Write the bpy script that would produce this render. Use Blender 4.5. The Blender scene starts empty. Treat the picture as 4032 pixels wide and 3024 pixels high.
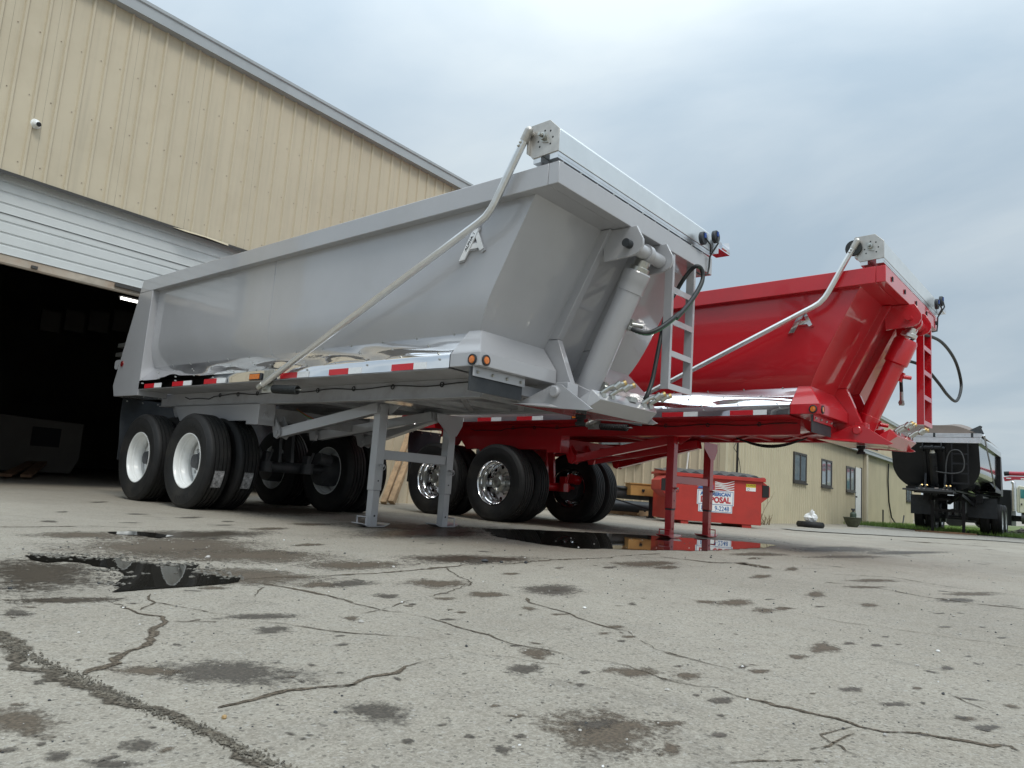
import bpy, bmesh, math, random
from mathutils import Vector, Matrix
import numpy as np
random.seed(11)
sc = bpy.context.scene
COL = sc.collection
R = math.radians

# ------------------------------------------------------------------ camera
FPX = 2848.876
def basis(yaw, pitch, roll):
    cy, sy, cp, sp = math.cos(yaw), math.sin(yaw), math.cos(pitch), math.sin(pitch)
    f = np.array([sy*cp, cy*cp, sp]); r = np.array([cy, -sy, 0.]); u = np.cross(r, f)
    return (math.cos(roll)*r + math.sin(roll)*u, -math.sin(roll)*r + math.cos(roll)*u, f)
CR, CU, CF = basis(R(49.48), R(7.86), R(4.09))
CAM = np.array([-3.744, -2.913, .511])
cd = bpy.data.cameras.new('camera'); cam = bpy.data.objects.new('camera', cd); COL.objects.link(cam)
cd.sensor_width = 36; cd.lens = FPX/4032*36; cd.clip_start = .05; cd.clip_end = 3000
cam.matrix_world = Matrix(((CR[0], CU[0], -CF[0], CAM[0]), (CR[1], CU[1], -CF[1], CAM[1]), (CR[2], CU[2], -CF[2], CAM[2]), (0, 0, 0, 1)))
sc.camera = cam

# ------------------------------------------------------------------ world, sun, exposure
w = bpy.data.worlds.new('World'); sc.world = w; w.use_nodes = True
SUN_EL, SUN_AZ = R(52), R(205)
def build_world():
    nt = w.node_tree; N = nt.nodes; L = nt.links
    for n in list(N): N.remove(n)
    out = N.new('ShaderNodeOutputWorld'); bg = N.new('ShaderNodeBackground'); bg.inputs[1].default_value = .1
    sky = N.new('ShaderNodeTexSky'); sky.sky_type = 'NISHITA'; sky.sun_disc = False
    sky.sun_elevation = SUN_EL; sky.sun_rotation = SUN_AZ; sky.air_density = 1.2; sky.dust_density = 2
    tc = N.new('ShaderNodeTexCoord'); sep = N.new('ShaderNodeSeparateXYZ'); L.new(tc.outputs['Generated'], sep.inputs[0])
    # cloud deck: direction projected on a flat layer
    add = N.new('ShaderNodeMath'); add.operation = 'ADD'; add.inputs[1].default_value = .22
    ab = N.new('ShaderNodeMath'); ab.operation = 'ABSOLUTE'; L.new(sep.outputs[2], ab.inputs[0]); L.new(ab.outputs[0], add.inputs[0])
    comb = N.new('ShaderNodeCombineXYZ')
    for i in (0, 1):
        dv = N.new('ShaderNodeMath'); dv.operation = 'DIVIDE'; L.new(sep.outputs[i], dv.inputs[0]); L.new(add.outputs[0], dv.inputs[1]); L.new(dv.outputs[0], comb.inputs[i])
    mp = N.new('ShaderNodeMapping'); mp.inputs['Location'].default_value = (3.1, 1.7, 0); mp.inputs['Rotation'].default_value = (0, 0, .5); mp.inputs['Scale'].default_value = (1.0, .6, 1)
    L.new(comb.outputs[0], mp.inputs[0])
    no = N.new('ShaderNodeTexNoise'); no.inputs['Scale'].default_value = 1.25; no.inputs['Detail'].default_value = 7; no.inputs['Roughness'].default_value = .5; no.inputs['Distortion'].default_value = .5
    L.new(mp.outputs[0], no.inputs['Vector'])
    cr = N.new('ShaderNodeValToRGB'); e = cr.color_ramp.elements
    e[0].position = .37; e[0].color = (6.3, 7.8, 9.1, 1); e[1].position = .63; e[1].color = (9.6, 10.7, 11.2, 1)
    m_ = cr.color_ramp.elements.new(.5); m_.color = (7.9, 9.2, 10.2, 1)
    L.new(no.outputs['Fac'], cr.inputs[0])
    # overcast: brighter towards the zenith
    pw = N.new('ShaderNodeMath'); pw.operation = 'POWER'; pw.inputs[1].default_value = 3; L.new(ab.outputs[0], pw.inputs[0])
    ramp = N.new('ShaderNodeMath'); ramp.operation = 'MULTIPLY_ADD'; ramp.inputs[1].default_value = 2.3; ramp.inputs[2].default_value = .70; L.new(pw.outputs[0], ramp.inputs[0])
    mul = N.new('ShaderNodeVectorMath'); mul.operation = 'SCALE'; L.new(cr.outputs[0], mul.inputs[0]); L.new(ramp.outputs[0], mul.inputs['Scale'])
    mix = N.new('ShaderNodeMixRGB'); mix.inputs[0].default_value = .88
    L.new(sky.outputs[0], mix.inputs[1]); L.new(mul.outputs[0], mix.inputs[2])
    L.new(mix.outputs[0], bg.inputs[0]); L.new(bg.outputs[0], out.inputs[0])
build_world()
sd = bpy.data.lights.new('sun', 'SUN'); sun = bpy.data.objects.new('sun', sd); COL.objects.link(sun)
sd.energy = 1.5; sd.angle = R(18); sd.color = (1, .96, .88)
sun.rotation_euler = (R(90)-SUN_EL, 0, math.pi-SUN_AZ)
vs = sc.view_settings; vs.view_transform = 'Standard'; vs.look = 'None'; vs.exposure = -.10; vs.gamma = 1; vs.use_curve_mapping = False

# ------------------------------------------------------------------ helpers
def ray(x, y):
    d = CF + (x-2016)/FPX*CR - (y-1512)/FPX*CU
    return d/np.linalg.norm(d)
def on(x, y, n, c):
    n = np.asarray(n, float); d = ray(x, y); return CAM + (c-n@CAM)/(n@d)*d
def gz(x, y):
    def ss(a, b, t):
        t = min(1, max(0, (t-a)/(b-a))); return t*t*(3-2*t)
    return -.04*ss(10, 15, x) - .06*ss(17, 34, x)
def G(x, y, dz=0.):            # a spot of ground seen at this pixel of the photograph
    p = on(x, y, (0, 0, 1), 0.)
    for _ in range(3): p = on(x, y, (0, 0, 1), gz(p[0], p[1]))
    return Vector((p[0], p[1], gz(p[0], p[1])+dz))

def tag(o, label=None, cat=None, group=None, kind=None):
    if label: o['label'] = label
    if cat: o['category'] = cat
    if group: o['group'] = group
    if kind: o['kind'] = kind
    return o
def empty(name, loc=(0, 0, 0), rz=0, parent=None):
    o = bpy.data.objects.new(name, None); COL.objects.link(o); o.location = loc; o.rotation_euler.z = rz; o.empty_display_size = .2
    if parent: o.parent = parent
    return o

class MB:
    def __init__(s, mp=None): s.v = []; s.f = []; s.mp = mp; s.uv = None
    def add(s, vs_, fs):
        o = len(s.v); s.v += [tuple(p) for p in vs_]; s.f += [tuple(i+o for i in f) for f in fs]; return s
    def box(s, x0, x1, y0, y1, z0, z1):
        v = [(x0,y0,z0),(x1,y0,z0),(x1,y1,z0),(x0,y1,z0),(x0,y0,z1),(x1,y0,z1),(x1,y1,z1),(x0,y1,z1)]
        return s.add(v, [(3,2,1,0),(4,5,6,7),(0,1,5,4),(1,2,6,5),(2,3,7,6),(3,0,4,7)])
    def prism(s, poly, ax, a, b):
        k = len(poly)
        def P(u, w_, t): return {'x': (t, u, w_), 'y': (u, t, w_), 'z': (u, w_, t)}[ax]
        v = [P(u, w_, a) for u, w_ in poly] + [P(u, w_, b) for u, w_ in poly]
        f = [tuple(range(k)), tuple(range(2*k-1, k-1, -1))] + [(i, k+i, k+(i+1) % k, (i+1) % k) for i in range(k)]
        return s.add(v, f)
    def tube(s, pts, r, n=10, cap=True, rr=None):
        pts = [Vector(p) for p in pts]; k = len(pts); v = []; prev = None
        for i, p in enumerate(pts):
            t = (pts[min(i+1, k-1)]-pts[max(i-1, 0)]).normalized()
            if prev is None:
                a = Vector((0, 0, 1)) if abs(t.z) < .9 else Vector((1, 0, 0)); u = t.cross(a).normalized()
            else: u = (prev - t*prev.dot(t)).normalized()
            prev = u; b = t.cross(u); q = rr[i] if rr else r
            for j in range(n):
                an = 2*math.pi*j/n; v.append(p+u*(q*math.cos(an))+b*(q*math.sin(an)))
        f = [(i*n+j, i*n+(j+1) % n, (i+1)*n+(j+1) % n, (i+1)*n+j) for i in range(k-1) for j in range(n)]
        if cap: f += [tuple(range(n-1, -1, -1)), tuple(range((k-1)*n, k*n))]
        return s.add(v, f)
    def beam(s, p0, p1, w_, h, up=(0, 0, 1)):
        p0, p1 = Vector(p0), Vector(p1); t = (p1-p0).normalized(); a = t.cross(Vector(up)).normalized(); b = a.cross(t)
        v = [p+a*(w_/2*i)+b*(h/2*j) for p in (p0, p1) for i, j in ((-1,-1),(1,-1),(1,1),(-1,1))]
        return s.add(v, [(3,2,1,0),(4,5,6,7),(0,1,5,4),(1,2,6,5),(2,3,7,6),(3,0,4,7)])
    def lathe(s, prof, o=(0,0,0), ax=(0,0,1), n=32, a0=0, a1=2*math.pi, closed=False):
        o = Vector(o); ax = Vector(ax).normalized(); q = Vector((0,0,1)) if abs(ax.z) < .9 else Vector((1,0,0)); u = ax.cross(q).normalized(); b = ax.cross(u)
        full = abs(a1-a0-2*math.pi) < 1e-6; m = n if full else n+1; k = len(prof); v = []
        for j in range(m):
            an = a0+(a1-a0)*j/n; d = u*math.cos(an)+b*math.sin(an)
            for r_, h in prof: v.append(o+ax*h+d*r_)
        f = []
        for j in range(n):
            j2 = (j+1) % m
            for i in range(k if closed else k-1):
                i2 = (i+1) % k; f.append((j*k+i, j2*k+i, j2*k+i2, j*k+i2))
        return s.add(v, f)
    def disc(s, o, ax, r_, t, n=16): return s.lathe([(0.0001, t), (r_, t), (r_, 0), (0.0001, 0)], o, ax, n)
    def ball(s, o, r_, n=8, sz=(1, 1, 1), jit=0):
        o = Vector(o); v = []; f = []; m = n//2
        for i in range(m+1):
            for j in range(n):
                th = math.pi*i/m; ph = 2*math.pi*j/n; q = r_*(1+random.uniform(-jit, jit))
                v.append(o+Vector((q*sz[0]*math.sin(th)*math.cos(ph), q*sz[1]*math.sin(th)*math.sin(ph), q*sz[2]*math.cos(th))))
        for i in range(m):
            for j in range(n): f.append((i*n+j, (i+1)*n+j, (i+1)*n+(j+1) % n, i*n+(j+1) % n))
        return s.add(v, f)
    def build(s, name, m, parent=None, bevel=0, kind=None, smooth=35):
        vv = [s.mp(Vector(p)) for p in s.v] if s.mp else s.v
        me = bpy.data.meshes.new(name); me.from_pydata([tuple(p) for p in vv], [], s.f); me.validate(clean_customdata=False)
        bm = bmesh.new(); bm.from_mesh(me); bmesh.ops.recalc_face_normals(bm, faces=bm.faces); bm.to_mesh(me); bm.free()
        if smooth:
            me.polygons.foreach_set('use_smooth', [True]*len(me.polygons)); me.set_sharp_from_angle(angle=R(smooth))
        if m: me.materials.append(m)
        o = bpy.data.objects.new(name, me); COL.objects.link(o)
        if parent: o.parent = parent
        if bevel:
            b = o.modifiers.new('edge', 'BEVEL'); b.width = bevel; b.segments = 2; b.limit_method = 'ANGLE'; b.angle_limit = R(40)
        if kind: o['kind'] = kind
        return o

def text_mesh(txt, size, depth=.001, align='CENTER', bold=0.):
    cu = bpy.data.curves.new('lettering', 'FONT'); cu.body = txt; cu.size = size; cu.extrude = depth; cu.align_x = align; cu.align_y = 'CENTER'; cu.offset = bold; cu.resolution_u = 3
    o = bpy.data.objects.new('lettering', cu); COL.objects.link(o)
    bpy.context.view_layer.update()
    me = o.evaluated_get(bpy.context.evaluated_depsgraph_get()).to_mesh()
    v = [tuple(p.co) for p in me.vertices]; f = [tuple(p.vertices) for p in me.polygons]
    bpy.data.objects.remove(o); bpy.data.curves.remove(cu)
    return v, f
def put_text(mb, txt, size, o, ex, ey, depth=.001, sx=1., bold=0.):
    o, ex, ey = Vector(o), Vector(ex).normalized(), Vector(ey).normalized(); ez = ex.cross(ey)
    v, f = text_mesh(txt, size, depth, bold=bold)
    return mb.add([o+ex*(p[0]*sx)+ey*p[1]+ez*p[2] for p in v], f)

# ------------------------------------------------------------------ materials
def _new(name):
    m = bpy.data.materials.new(name); m.use_nodes = True; nt = m.node_tree
    return m, nt, nt.nodes, nt.links, nt.nodes['Principled BSDF']
def mat(name, c, rough=.5, metal=0., var=.12, vscale=6., bump=0., bscale=40., coat=0., wave=0., wscale=1.2, wstretch=(1, 1, 1), spec=.5, dirt=None, dscale=2.5, damt=.5, rvar=0., streak=0.):
    m, nt, N, L, b = _new(name)
    tc = N.new('ShaderNodeTexCoord')
    no = N.new('ShaderNodeTexNoise'); no.inputs['Scale'].default_value = vscale; no.inputs['Detail'].default_value = 6; no.inputs['Roughness'].default_value = .6
    L.new(tc.outputs['Object'], no.inputs['Vector'])
    cr = N.new('ShaderNodeValToRGB'); e = cr.color_ramp.elements; e[0].position = .3; e[1].position = .7
    e[0].color = (*[x*(1-var) for x in c], 1); e[1].color = (*[min(1, x*(1+var)) for x in c], 1)
    L.new(no.outputs['Fac'], cr.inputs[0]); last = cr.outputs[0]
    if dirt:
        n2 = N.new('ShaderNodeTexNoise'); n2.inputs['Scale'].default_value = dscale; n2.inputs['Detail'].default_value = 9; n2.inputs['Roughness'].default_value = .7
        L.new(tc.outputs['Object'], n2.inputs['Vector'])
        r2 = N.new('ShaderNodeMapRange'); r2.inputs[1].default_value = .5; r2.inputs[2].default_value = .75; r2.inputs[4].default_value = damt; L.new(n2.outputs['Fac'], r2.inputs[0])
        mx = N.new('ShaderNodeMixRGB'); mx.inputs[2].default_value = (*dirt, 1); L.new(r2.outputs[0], mx.inputs[0]); L.new(last, mx.inputs[1]); last = mx.outputs[0]
    if streak:
        q = N.new('ShaderNodeMapping'); q.inputs['Scale'].default_value = (5, 5, .22); L.new(tc.outputs['Object'], q.inputs[0])
        n4 = N.new('ShaderNodeTexNoise'); n4.inputs['Scale'].default_value = 1.6; n4.inputs['Detail'].default_value = 7; n4.inputs['Roughness'].default_value = .65; L.new(q.outputs[0], n4.inputs['Vector'])
        r4 = N.new('ShaderNodeMapRange'); r4.inputs[1].default_value = .52; r4.inputs[2].default_value = .8; r4.inputs[4].default_value = streak; L.new(n4.outputs['Fac'], r4.inputs[0])
        mx = N.new('ShaderNodeMixRGB'); mx.inputs[2].default_value = (*[x*.62 for x in c], 1); L.new(r4.outputs[0], mx.inputs[0]); L.new(last, mx.inputs[1]); last = mx.outputs[0]
    L.new(last, b.inputs['Base Color'])
    b.inputs['Roughness'].default_value = rough; b.inputs['Metallic'].default_value = metal; b.inputs['Specular IOR Level'].default_value = spec
    if rvar:
        rr = N.new('ShaderNodeMapRange'); rr.inputs[1].default_value = .3; rr.inputs[2].default_value = .7; rr.inputs[3].default_value = max(.02, rough-rvar); rr.inputs[4].default_value = rough+rvar
        L.new(no.outputs['Fac'], rr.inputs[0]); L.new(rr.outputs[0], b.inputs['Roughness'])
    if coat: b.inputs['Coat Weight'].default_value = coat; b.inputs['Coat Roughness'].default_value = .025
    lastb = None
    if bump:
        nb = N.new('ShaderNodeTexNoise'); nb.inputs['Scale'].default_value = bscale; nb.inputs['Detail'].default_value = 4; L.new(tc.outputs['Object'], nb.inputs['Vector'])
        bp = N.new('ShaderNodeBump'); bp.inputs['Strength'].default_value = bump; bp.inputs['Distance'].default_value = .01; L.new(nb.outputs['Fac'], bp.inputs['Height']); lastb = bp
    if wave:
        mpn = N.new('ShaderNodeMapping'); mpn.inputs['Scale'].default_value = wstretch; L.new(tc.outputs['Object'], mpn.inputs[0])
        nb = N.new('ShaderNodeTexNoise'); nb.inputs['Scale'].default_value = wscale; nb.inputs['Detail'].default_value = 1; L.new(mpn.outputs[0], nb.inputs['Vector'])
        bp = N.new('ShaderNodeBump'); bp.inputs['Strength'].default_value = wave; bp.inputs['Distance'].default_value = .05; L.new(nb.outputs['Fac'], bp.inputs['Height'])
        if lastb: L.new(lastb.outputs[0], bp.inputs['Normal'])
        lastb = bp
    if lastb:
        L.new(lastb.outputs[0], b.inputs['Normal'])
        if coat: L.new(lastb.outputs[0], b.inputs['Coat Normal'])
    return m
def emit(name, c, s):
    m, nt, N, L, b = _new(name); b.inputs['Emission Color'].default_value = (*c, 1); b.inputs['Emission Strength'].default_value = s; return m
M = {}
M['grey'] = mat('grey_paint', (.375, .376, .392), .34, var=.05, vscale=1.2, bump=.010, bscale=160, coat=1., wave=.15, wscale=1.4, dirt=(.30, .29, .27), dscale=1.1, damt=.3, wstretch=(1, .6, 1))
M['red'] = mat('red_paint', (.50, .004, .012), .32, var=.06, vscale=1.2, bump=.01, bscale=160, coat=.8, wave=.15, wscale=1.4, dirt=(.30, .012, .016), dscale=1.1, damt=.4, wstretch=(1, .6, 1))
M['black'] = mat('black_paint', (.006, .007, .009), .38, var=.2, vscale=3, coat=.0, spec=.35, wave=.1, dirt=(.02, .02, .02), damt=.25)
M['grey_shaded'] = mat('grey_paint_shaded', (.34, .34, .355), .6, var=.08, vscale=3, dirt=(.20, .185, .165), damt=.7)  # trailer grey made matte and darker, painting in the shade beneath
M['red_shaded'] = mat('red_paint_shaded', (.48, .004, .012), .5, var=.08, vscale=3, dirt=(.16, .03, .02), damt=.5)  # red counterpart, shade under the body put into its colour
M['blackgloss'] = mat('gloss_black_paint', (.008, .008, .010), .12, var=.1, coat=.6, wave=.08)
M['chrome'] = mat('polished_sheet', (.86, .86, .88), .045, 1, var=.03, wave=.22, wscale=2.6, wstretch=(1, .55, 1.6), rvar=.02)
M['alloy'] = mat('polished_alloy', (.85, .85, .86), .07, 1, var=.04)
M['alu'] = mat('brushed_aluminium', (.74, .75, .76), .30, 1, var=.08, vscale=9, bump=.04, bscale=90)
M['housing'] = mat('tarp_housing_sheet', (.78, .80, .80), .34, .85, var=.05, vscale=4, wave=.05)
M['plate'] = mat('mill_steel_plate', (.50, .48, .45), .42, .8, var=.14, vscale=12, dirt=(.3, .28, .26), damt=.4)
M['zinc'] = mat('zinc_hardware', (.45, .45, .42), .28, .9, var=.15, vscale=30)
M['brass'] = mat('brass_fitting', (.62, .45, .2), .3, .9, var=.1)
M['rubber'] = mat('tyre_rubber', (.014, .014, .0145), .6, var=.25, vscale=5, bump=.05, bscale=120, dirt=(.052, .046, .038), dscale=3, damt=.65, spec=.3)
M['flap'] = mat('flap_rubber', (.022, .026, .031), .55, var=.3, vscale=8, dirt=(.06, .06, .055), damt=.5, dscale=5)
M['hose'] = mat('hose_rubber', (.014, .016, .016), .5, var=.3, vscale=30)
M['green'] = mat('hose_green_print', (.03, .10, .05), .6, var=.5, vscale=70)
M['whiterim'] = mat('white_rim_paint', (.78, .79, .78), .35, var=.04, vscale=5, coat=.3, dirt=(.5, .49, .46), dscale=6, damt=.35)
M['dark'] = mat('dark_recess', (.008, .008, .009), .7)
M['axle'] = mat('axle_black', (.055, .058, .064), .5, var=.3, vscale=8, dirt=(.09, .085, .08), damt=.5)
M['amber'] = mat('amber_lens', (.62, .16, .015), .22, var=.3, vscale=90, coat=.6)
M['redlens'] = mat('red_lens', (.2, .008, .008), .15, coat=.6)
M['tapered'] = mat('red_reflective_tape', (.55, .015, .025), .35, var=.1, vscale=80)
M['tapewhite'] = mat('white_reflective_tape', (.78, .79, .80), .35, var=.06, vscale=80)
M['sticker'] = mat('torn_label', (.30, .30, .31), .6, var=.75, vscale=26, dirt=(.03, .03, .03), dscale=22, damt=1.)
M['beige'] = mat('beige_wall_sheet', (.53, .462, .34), .45, var=.05, vscale=.9, bump=.01, bscale=60, dirt=(.40, .33, .22), dscale=.8, damt=.4, streak=.5)
M['cream'] = mat('cream_corrugated_sheet', (.50, .45, .32), .5, var=.06, vscale=.8, dirt=(.38, .345, .24), dscale=.7, damt=.35, streak=.45)
M['trim'] = mat('grey_eave_trim', (.36, .385, .40), .4, var=.06, vscale=2, dirt=(.2, .2, .2), damt=.3)
M['roofsheet'] = mat('pale_roof_sheet', (.55, .60, .63), .4, .2, var=.05, vscale=2)
M['bronze'] = mat('bronze_frame', (.05, .046, .042), .4, var=.15)
M['doorw'] = mat('white_door_sheet', (.60, .62, .615), .45, var=.06, vscale=1.5, bump=.02, bscale=20, dirt=(.40, .42, .42), dscale=1.5, damt=.45)
M['rust'] = mat('rusty_seal', (.36, .31, .25), .7, var=.25, vscale=6, dirt=(.20, .11, .06), dscale=3, damt=.85)
M['white'] = mat('white_paint', (.76, .77, .76), .4, var=.05)
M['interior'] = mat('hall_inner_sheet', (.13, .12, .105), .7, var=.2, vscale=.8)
M['dumpred'] = mat('dumpster_red', (.42, .032, .022), .5, var=.10, vscale=3, bump=.05, bscale=9, dirt=(.26, .028, .022), dscale=2, damt=.6)
M['lid'] = mat('lid_plastic', (.06, .064, .072), .38, var=.2, vscale=4)
M['blue'] = mat('sign_blue', (.03, .13, .36), .5)
M['signred'] = mat('sign_red', (.42, .03, .04), .5)
M['yellow'] = mat('label_yellow', (.60, .47, .03), .5, var=.3, vscale=40)
M['tan'] = mat('tan_toolbox', (.42, .23, .07), .55, var=.12, vscale=5, dirt=(.22, .12, .05), damt=.4)
M['pipe'] = mat('grey_pipe', (.05, .052, .055), .5, .2, var=.25, vscale=4, dirt=(.11, .10, .09), damt=.5)
M['wood'] = mat('raw_lumber', (.38, .26, .15), .75, var=.3, vscale=7, bump=.1, bscale=30, dirt=(.22, .13, .07), dscale=5, damt=.5)
M['oldwood'] = mat('weathered_plank', (.20, .11, .06), .8, var=.3, vscale=6)
M['bag'] = mat('white_plastic_bag', (.8, .81, .82), .4, var=.04)
M['pot'] = mat('mossy_pot', (.06, .065, .04), .8, var=.35, vscale=14)
M['gasgreen'] = mat('dull_green_cylinder', (.05, .075, .055), .5, var=.25)
M['twig'] = mat('dry_twig', (.21, .16, .10), .85, var=.3)
M['tarp'] = mat('taupe_load_tarp', (.20, .165, .145), .7, var=.08, vscale=4, bump=.05, bscale=14)
M['truckcab'] = mat('cream_cab_paint', (.62, .60, .48), .3, var=.04, coat=.5)
M['boomred'] = mat('boom_red', (.38, .03, .05), .4, var=.1, coat=.3)
M['glass'] = mat('window_glass', (.16, .20, .225), .03, var=.1, spec=1.0, wave=.03, wscale=2)  # bluish base paints in part of the sky's reflection
M['tealglass'] = mat('cab_glass', (.05, .22, .22), .05, spec=.8)
M['blueplug'] = mat('blue_plug', (.02, .07, .3), .5)
M['wirered'] = mat('red_wire', (.35, .05, .03), .5); M['wiregreen'] = mat('green_wire', (.05, .25, .07), .5)
M['stone_l'] = mat('pale_stone', (.42, .40, .37), .85, var=.2, vscale=30, bump=.2, bscale=60)
M['stone_d'] = mat('dark_stone', (.05, .052, .055), .85, var=.3, vscale=30, bump=.2, bscale=60)
M['stone_o'] = mat('ochre_stone', (.42, .28, .13), .8, var=.2, vscale=30)
M['stone_w'] = mat('white_stone', (.70, .69, .67), .85, var=.12, vscale=30, bump=.2, bscale=60)
M['grassblade'] = mat('grass_blade', (.17, .27, .06), .7, var=.4, vscale=3)
M['light'] = emit('lit_tube', (1, .97, .9), 5.)

def ground_mat():
    m, nt, N, L, b = _new('worn_concrete'); tc = N.new('ShaderNodeTexCoord')
    def noise(s, d=6, r=.6, dist=0, st=None):
        n = N.new('ShaderNodeTexNoise'); n.inputs['Scale'].default_value = s; n.inputs['Detail'].default_value = d; n.inputs['Roughness'].default_value = r; n.inputs['Distortion'].default_value = dist
        if st:
            q = N.new('ShaderNodeMapping'); q.inputs['Scale'].default_value = st; q.inputs['Rotation'].default_value = (0, 0, R(-8)); L.new(tc.outputs['Object'], q.inputs[0]); L.new(q.outputs[0], n.inputs['Vector'])
        else: L.new(tc.outputs['Object'], n.inputs['Vector'])
        return n
    def rng(src, a, c, lo=0., hi=1.):
        q = N.new('ShaderNodeMapRange'); q.inputs[1].default_value = a; q.inputs[2].default_value = c; q.inputs[3].default_value = lo; q.inputs[4].default_value = hi; L.new(src, q.inputs[0]); return q.outputs[0]
    def mix(f, a, c, mode='MIX'):
        q = N.new('ShaderNodeMixRGB'); q.blend_type = mode
        for i, x in ((0, f), (1, a), (2, c)):
            if hasattr(x, 'links'): L.new(x, q.inputs[i])
            elif i == 0: q.inputs[0].default_value = x
            else: q.inputs[i].default_value = (*x, 1)
        return q.outputs[0]
    c = mix(rng(noise(.55, 7, .62).outputs['Fac'], .34, .66), (.378, .328, .252), (.50, .446, .358))
    c = mix(rng(noise(2.2, 8, .66, .4).outputs['Fac'], .50, .80, 0, .6), c, (.235, .192, .136))
    c = mix(rng(noise(.32, 9, .68, .6).outputs['Fac'], .47, .70, 0, .7), c, (.255, .212, .155))
    c = mix(rng(noise(1.1, 10, .72, 1.2).outputs['Fac'], .585, .66, 0, .5), c, (.15, .125, .092))
    c = mix(rng(noise(9, 6, .7).outputs['Fac'], .46, .8, 0, .5), c, (.42, .395, .34))
    c = mix(rng(noise(.9, 6, .65, .3, (.35, 1.6, 1)).outputs['Fac'], .53, .8, 0, .55), c, (.18, .152, .115))   # wheel-worn streaks
    v = N.new('ShaderNodeTexVoronoi'); v.inputs['Scale'].default_value = 170; L.new(tc.outputs['Object'], v.inputs['Vector'])
    v2 = N.new('ShaderNodeTexVoronoi'); v2.inputs['Scale'].default_value = 130; v2.inputs['Randomness'].default_value = 1; L.new(tc.outputs['Object'], v2.inputs['Vector'])
    sp = N.new('ShaderNodeSeparateColor'); L.new(v.outputs['Color'], sp.inputs[0])
    c = mix(rng(sp.outputs[0], 0, 1, 0, 1), mix(.42, c, (.11, .10, .085)), mix(.36, c, (.50, .475, .42)))            # aggregate grains
    s2 = N.new('ShaderNodeSeparateColor'); L.new(v2.outputs['Color'], s2.inputs[0])
    c = mix(rng(s2.outputs[1], .945, .955, 0, .7), c, (.10, .088, .07))
    c = mix(rng(s2.outputs[2], .975, .985, 0, .35), c, (.52, .50, .46))
    fine = noise(260, 3, .6)
    c = mix(rng(fine.outputs['Fac'], .3, .7, 0, .45), c, (.12, .11, .098))
    L.new(c, b.inputs['Base Color']); b.inputs['Roughness'].default_value = .82; b.inputs['Specular IOR Level'].default_value = .35
    rgh = rng(noise(1.3, 6, .6).outputs['Fac'], .3, .7, .62, .92); L.new(rgh, b.inputs['Roughness'])
    bp = N.new('ShaderNodeBump'); bp.inputs['Strength'].default_value = .55; bp.inputs['Distance'].default_value = .006; L.new(fine.outputs['Fac'], bp.inputs['Height'])
    bp2 = N.new('ShaderNodeBump'); bp2.inputs['Strength'].default_value = .5; bp2.inputs['Distance'].default_value = .012; L.new(noise(28, 6, .7).outputs['Fac'], bp2.inputs['Height']); L.new(bp.outputs[0], bp2.inputs['Normal'])
    L.new(bp2.outputs[0], b.inputs['Normal'])
    return m
def stain_mat(name, c, amt, rough):
    # thin damp film on the slab: how much of it there is runs out towards a ragged rim
    m, nt, N, L, b = _new(name); tc = N.new('ShaderNodeTexCoord')
    at = N.new('ShaderNodeAttribute'); at.attribute_name = 'rim'
    n1 = N.new('ShaderNodeTexNoise'); n1.inputs['Scale'].default_value = 5.5; n1.inputs['Detail'].default_value = 9; n1.inputs['Roughness'].default_value = .7; L.new(tc.outputs['Object'], n1.inputs['Vector'])
    n2 = N.new('ShaderNodeTexNoise'); n2.inputs['Scale'].default_value = 120; n2.inputs['Detail'].default_value = 4; L.new(tc.outputs['Object'], n2.inputs['Vector'])
    ad = N.new('ShaderNodeMath'); ad.operation = 'MULTIPLY_ADD'; ad.inputs[1].default_value = 1.1; L.new(n1.outputs['Fac'], ad.inputs[0]); L.new(at.outputs['Fac'], ad.inputs[2])
    n3 = N.new('ShaderNodeTexNoise'); n3.inputs['Scale'].default_value = 30; n3.inputs['Detail'].default_value = 6; n3.inputs['Roughness'].default_value = .65; L.new(tc.outputs['Object'], n3.inputs['Vector'])
    a3 = N.new('ShaderNodeMath'); a3.operation = 'MULTIPLY_ADD'; a3.inputs[1].default_value = 1.7; L.new(n3.outputs['Fac'], a3.inputs[0]); L.new(ad.outputs[0], a3.inputs[2])
    a2 = N.new('ShaderNodeMath'); a2.operation = 'MULTIPLY_ADD'; a2.inputs[1].default_value = .45; L.new(n2.outputs['Fac'], a2.inputs[0]); L.new(a3.outputs[0], a2.inputs[2])
    mr = N.new('ShaderNodeMapRange'); mr.inputs[1].default_value = 2.42; mr.inputs[2].default_value = 1.92; mr.inputs[3].default_value = 0; mr.inputs[4].default_value = amt; L.new(a2.outputs[0], mr.inputs[0])
    cr = N.new('ShaderNodeValToRGB'); e = cr.color_ramp.elements; e[0].position = .35; e[1].position = .68; e[0].color = (*[x*.62 for x in c], 1); e[1].color = (*[x*1.5 for x in c], 1)
    L.new(n2.outputs['Fac'], cr.inputs[0]); L.new(cr.outputs[0], b.inputs['Base Color']); b.inputs['Roughness'].default_value = rough; b.inputs['Specular IOR Level'].default_value = .4
    L.new(mr.outputs[0], b.inputs['Alpha'])
    return m
M['ground'] = ground_mat()
M['stain'] = stain_mat('damp_brown_stain', (.105, .080, .055), .85, .6)
M['oil'] = stain_mat('dark_oil_stain', (.080, .067, .053), .82, .55)
M['wet'] = stain_mat('wet_margin', (.062, .048, .034), .95, .35)
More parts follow.
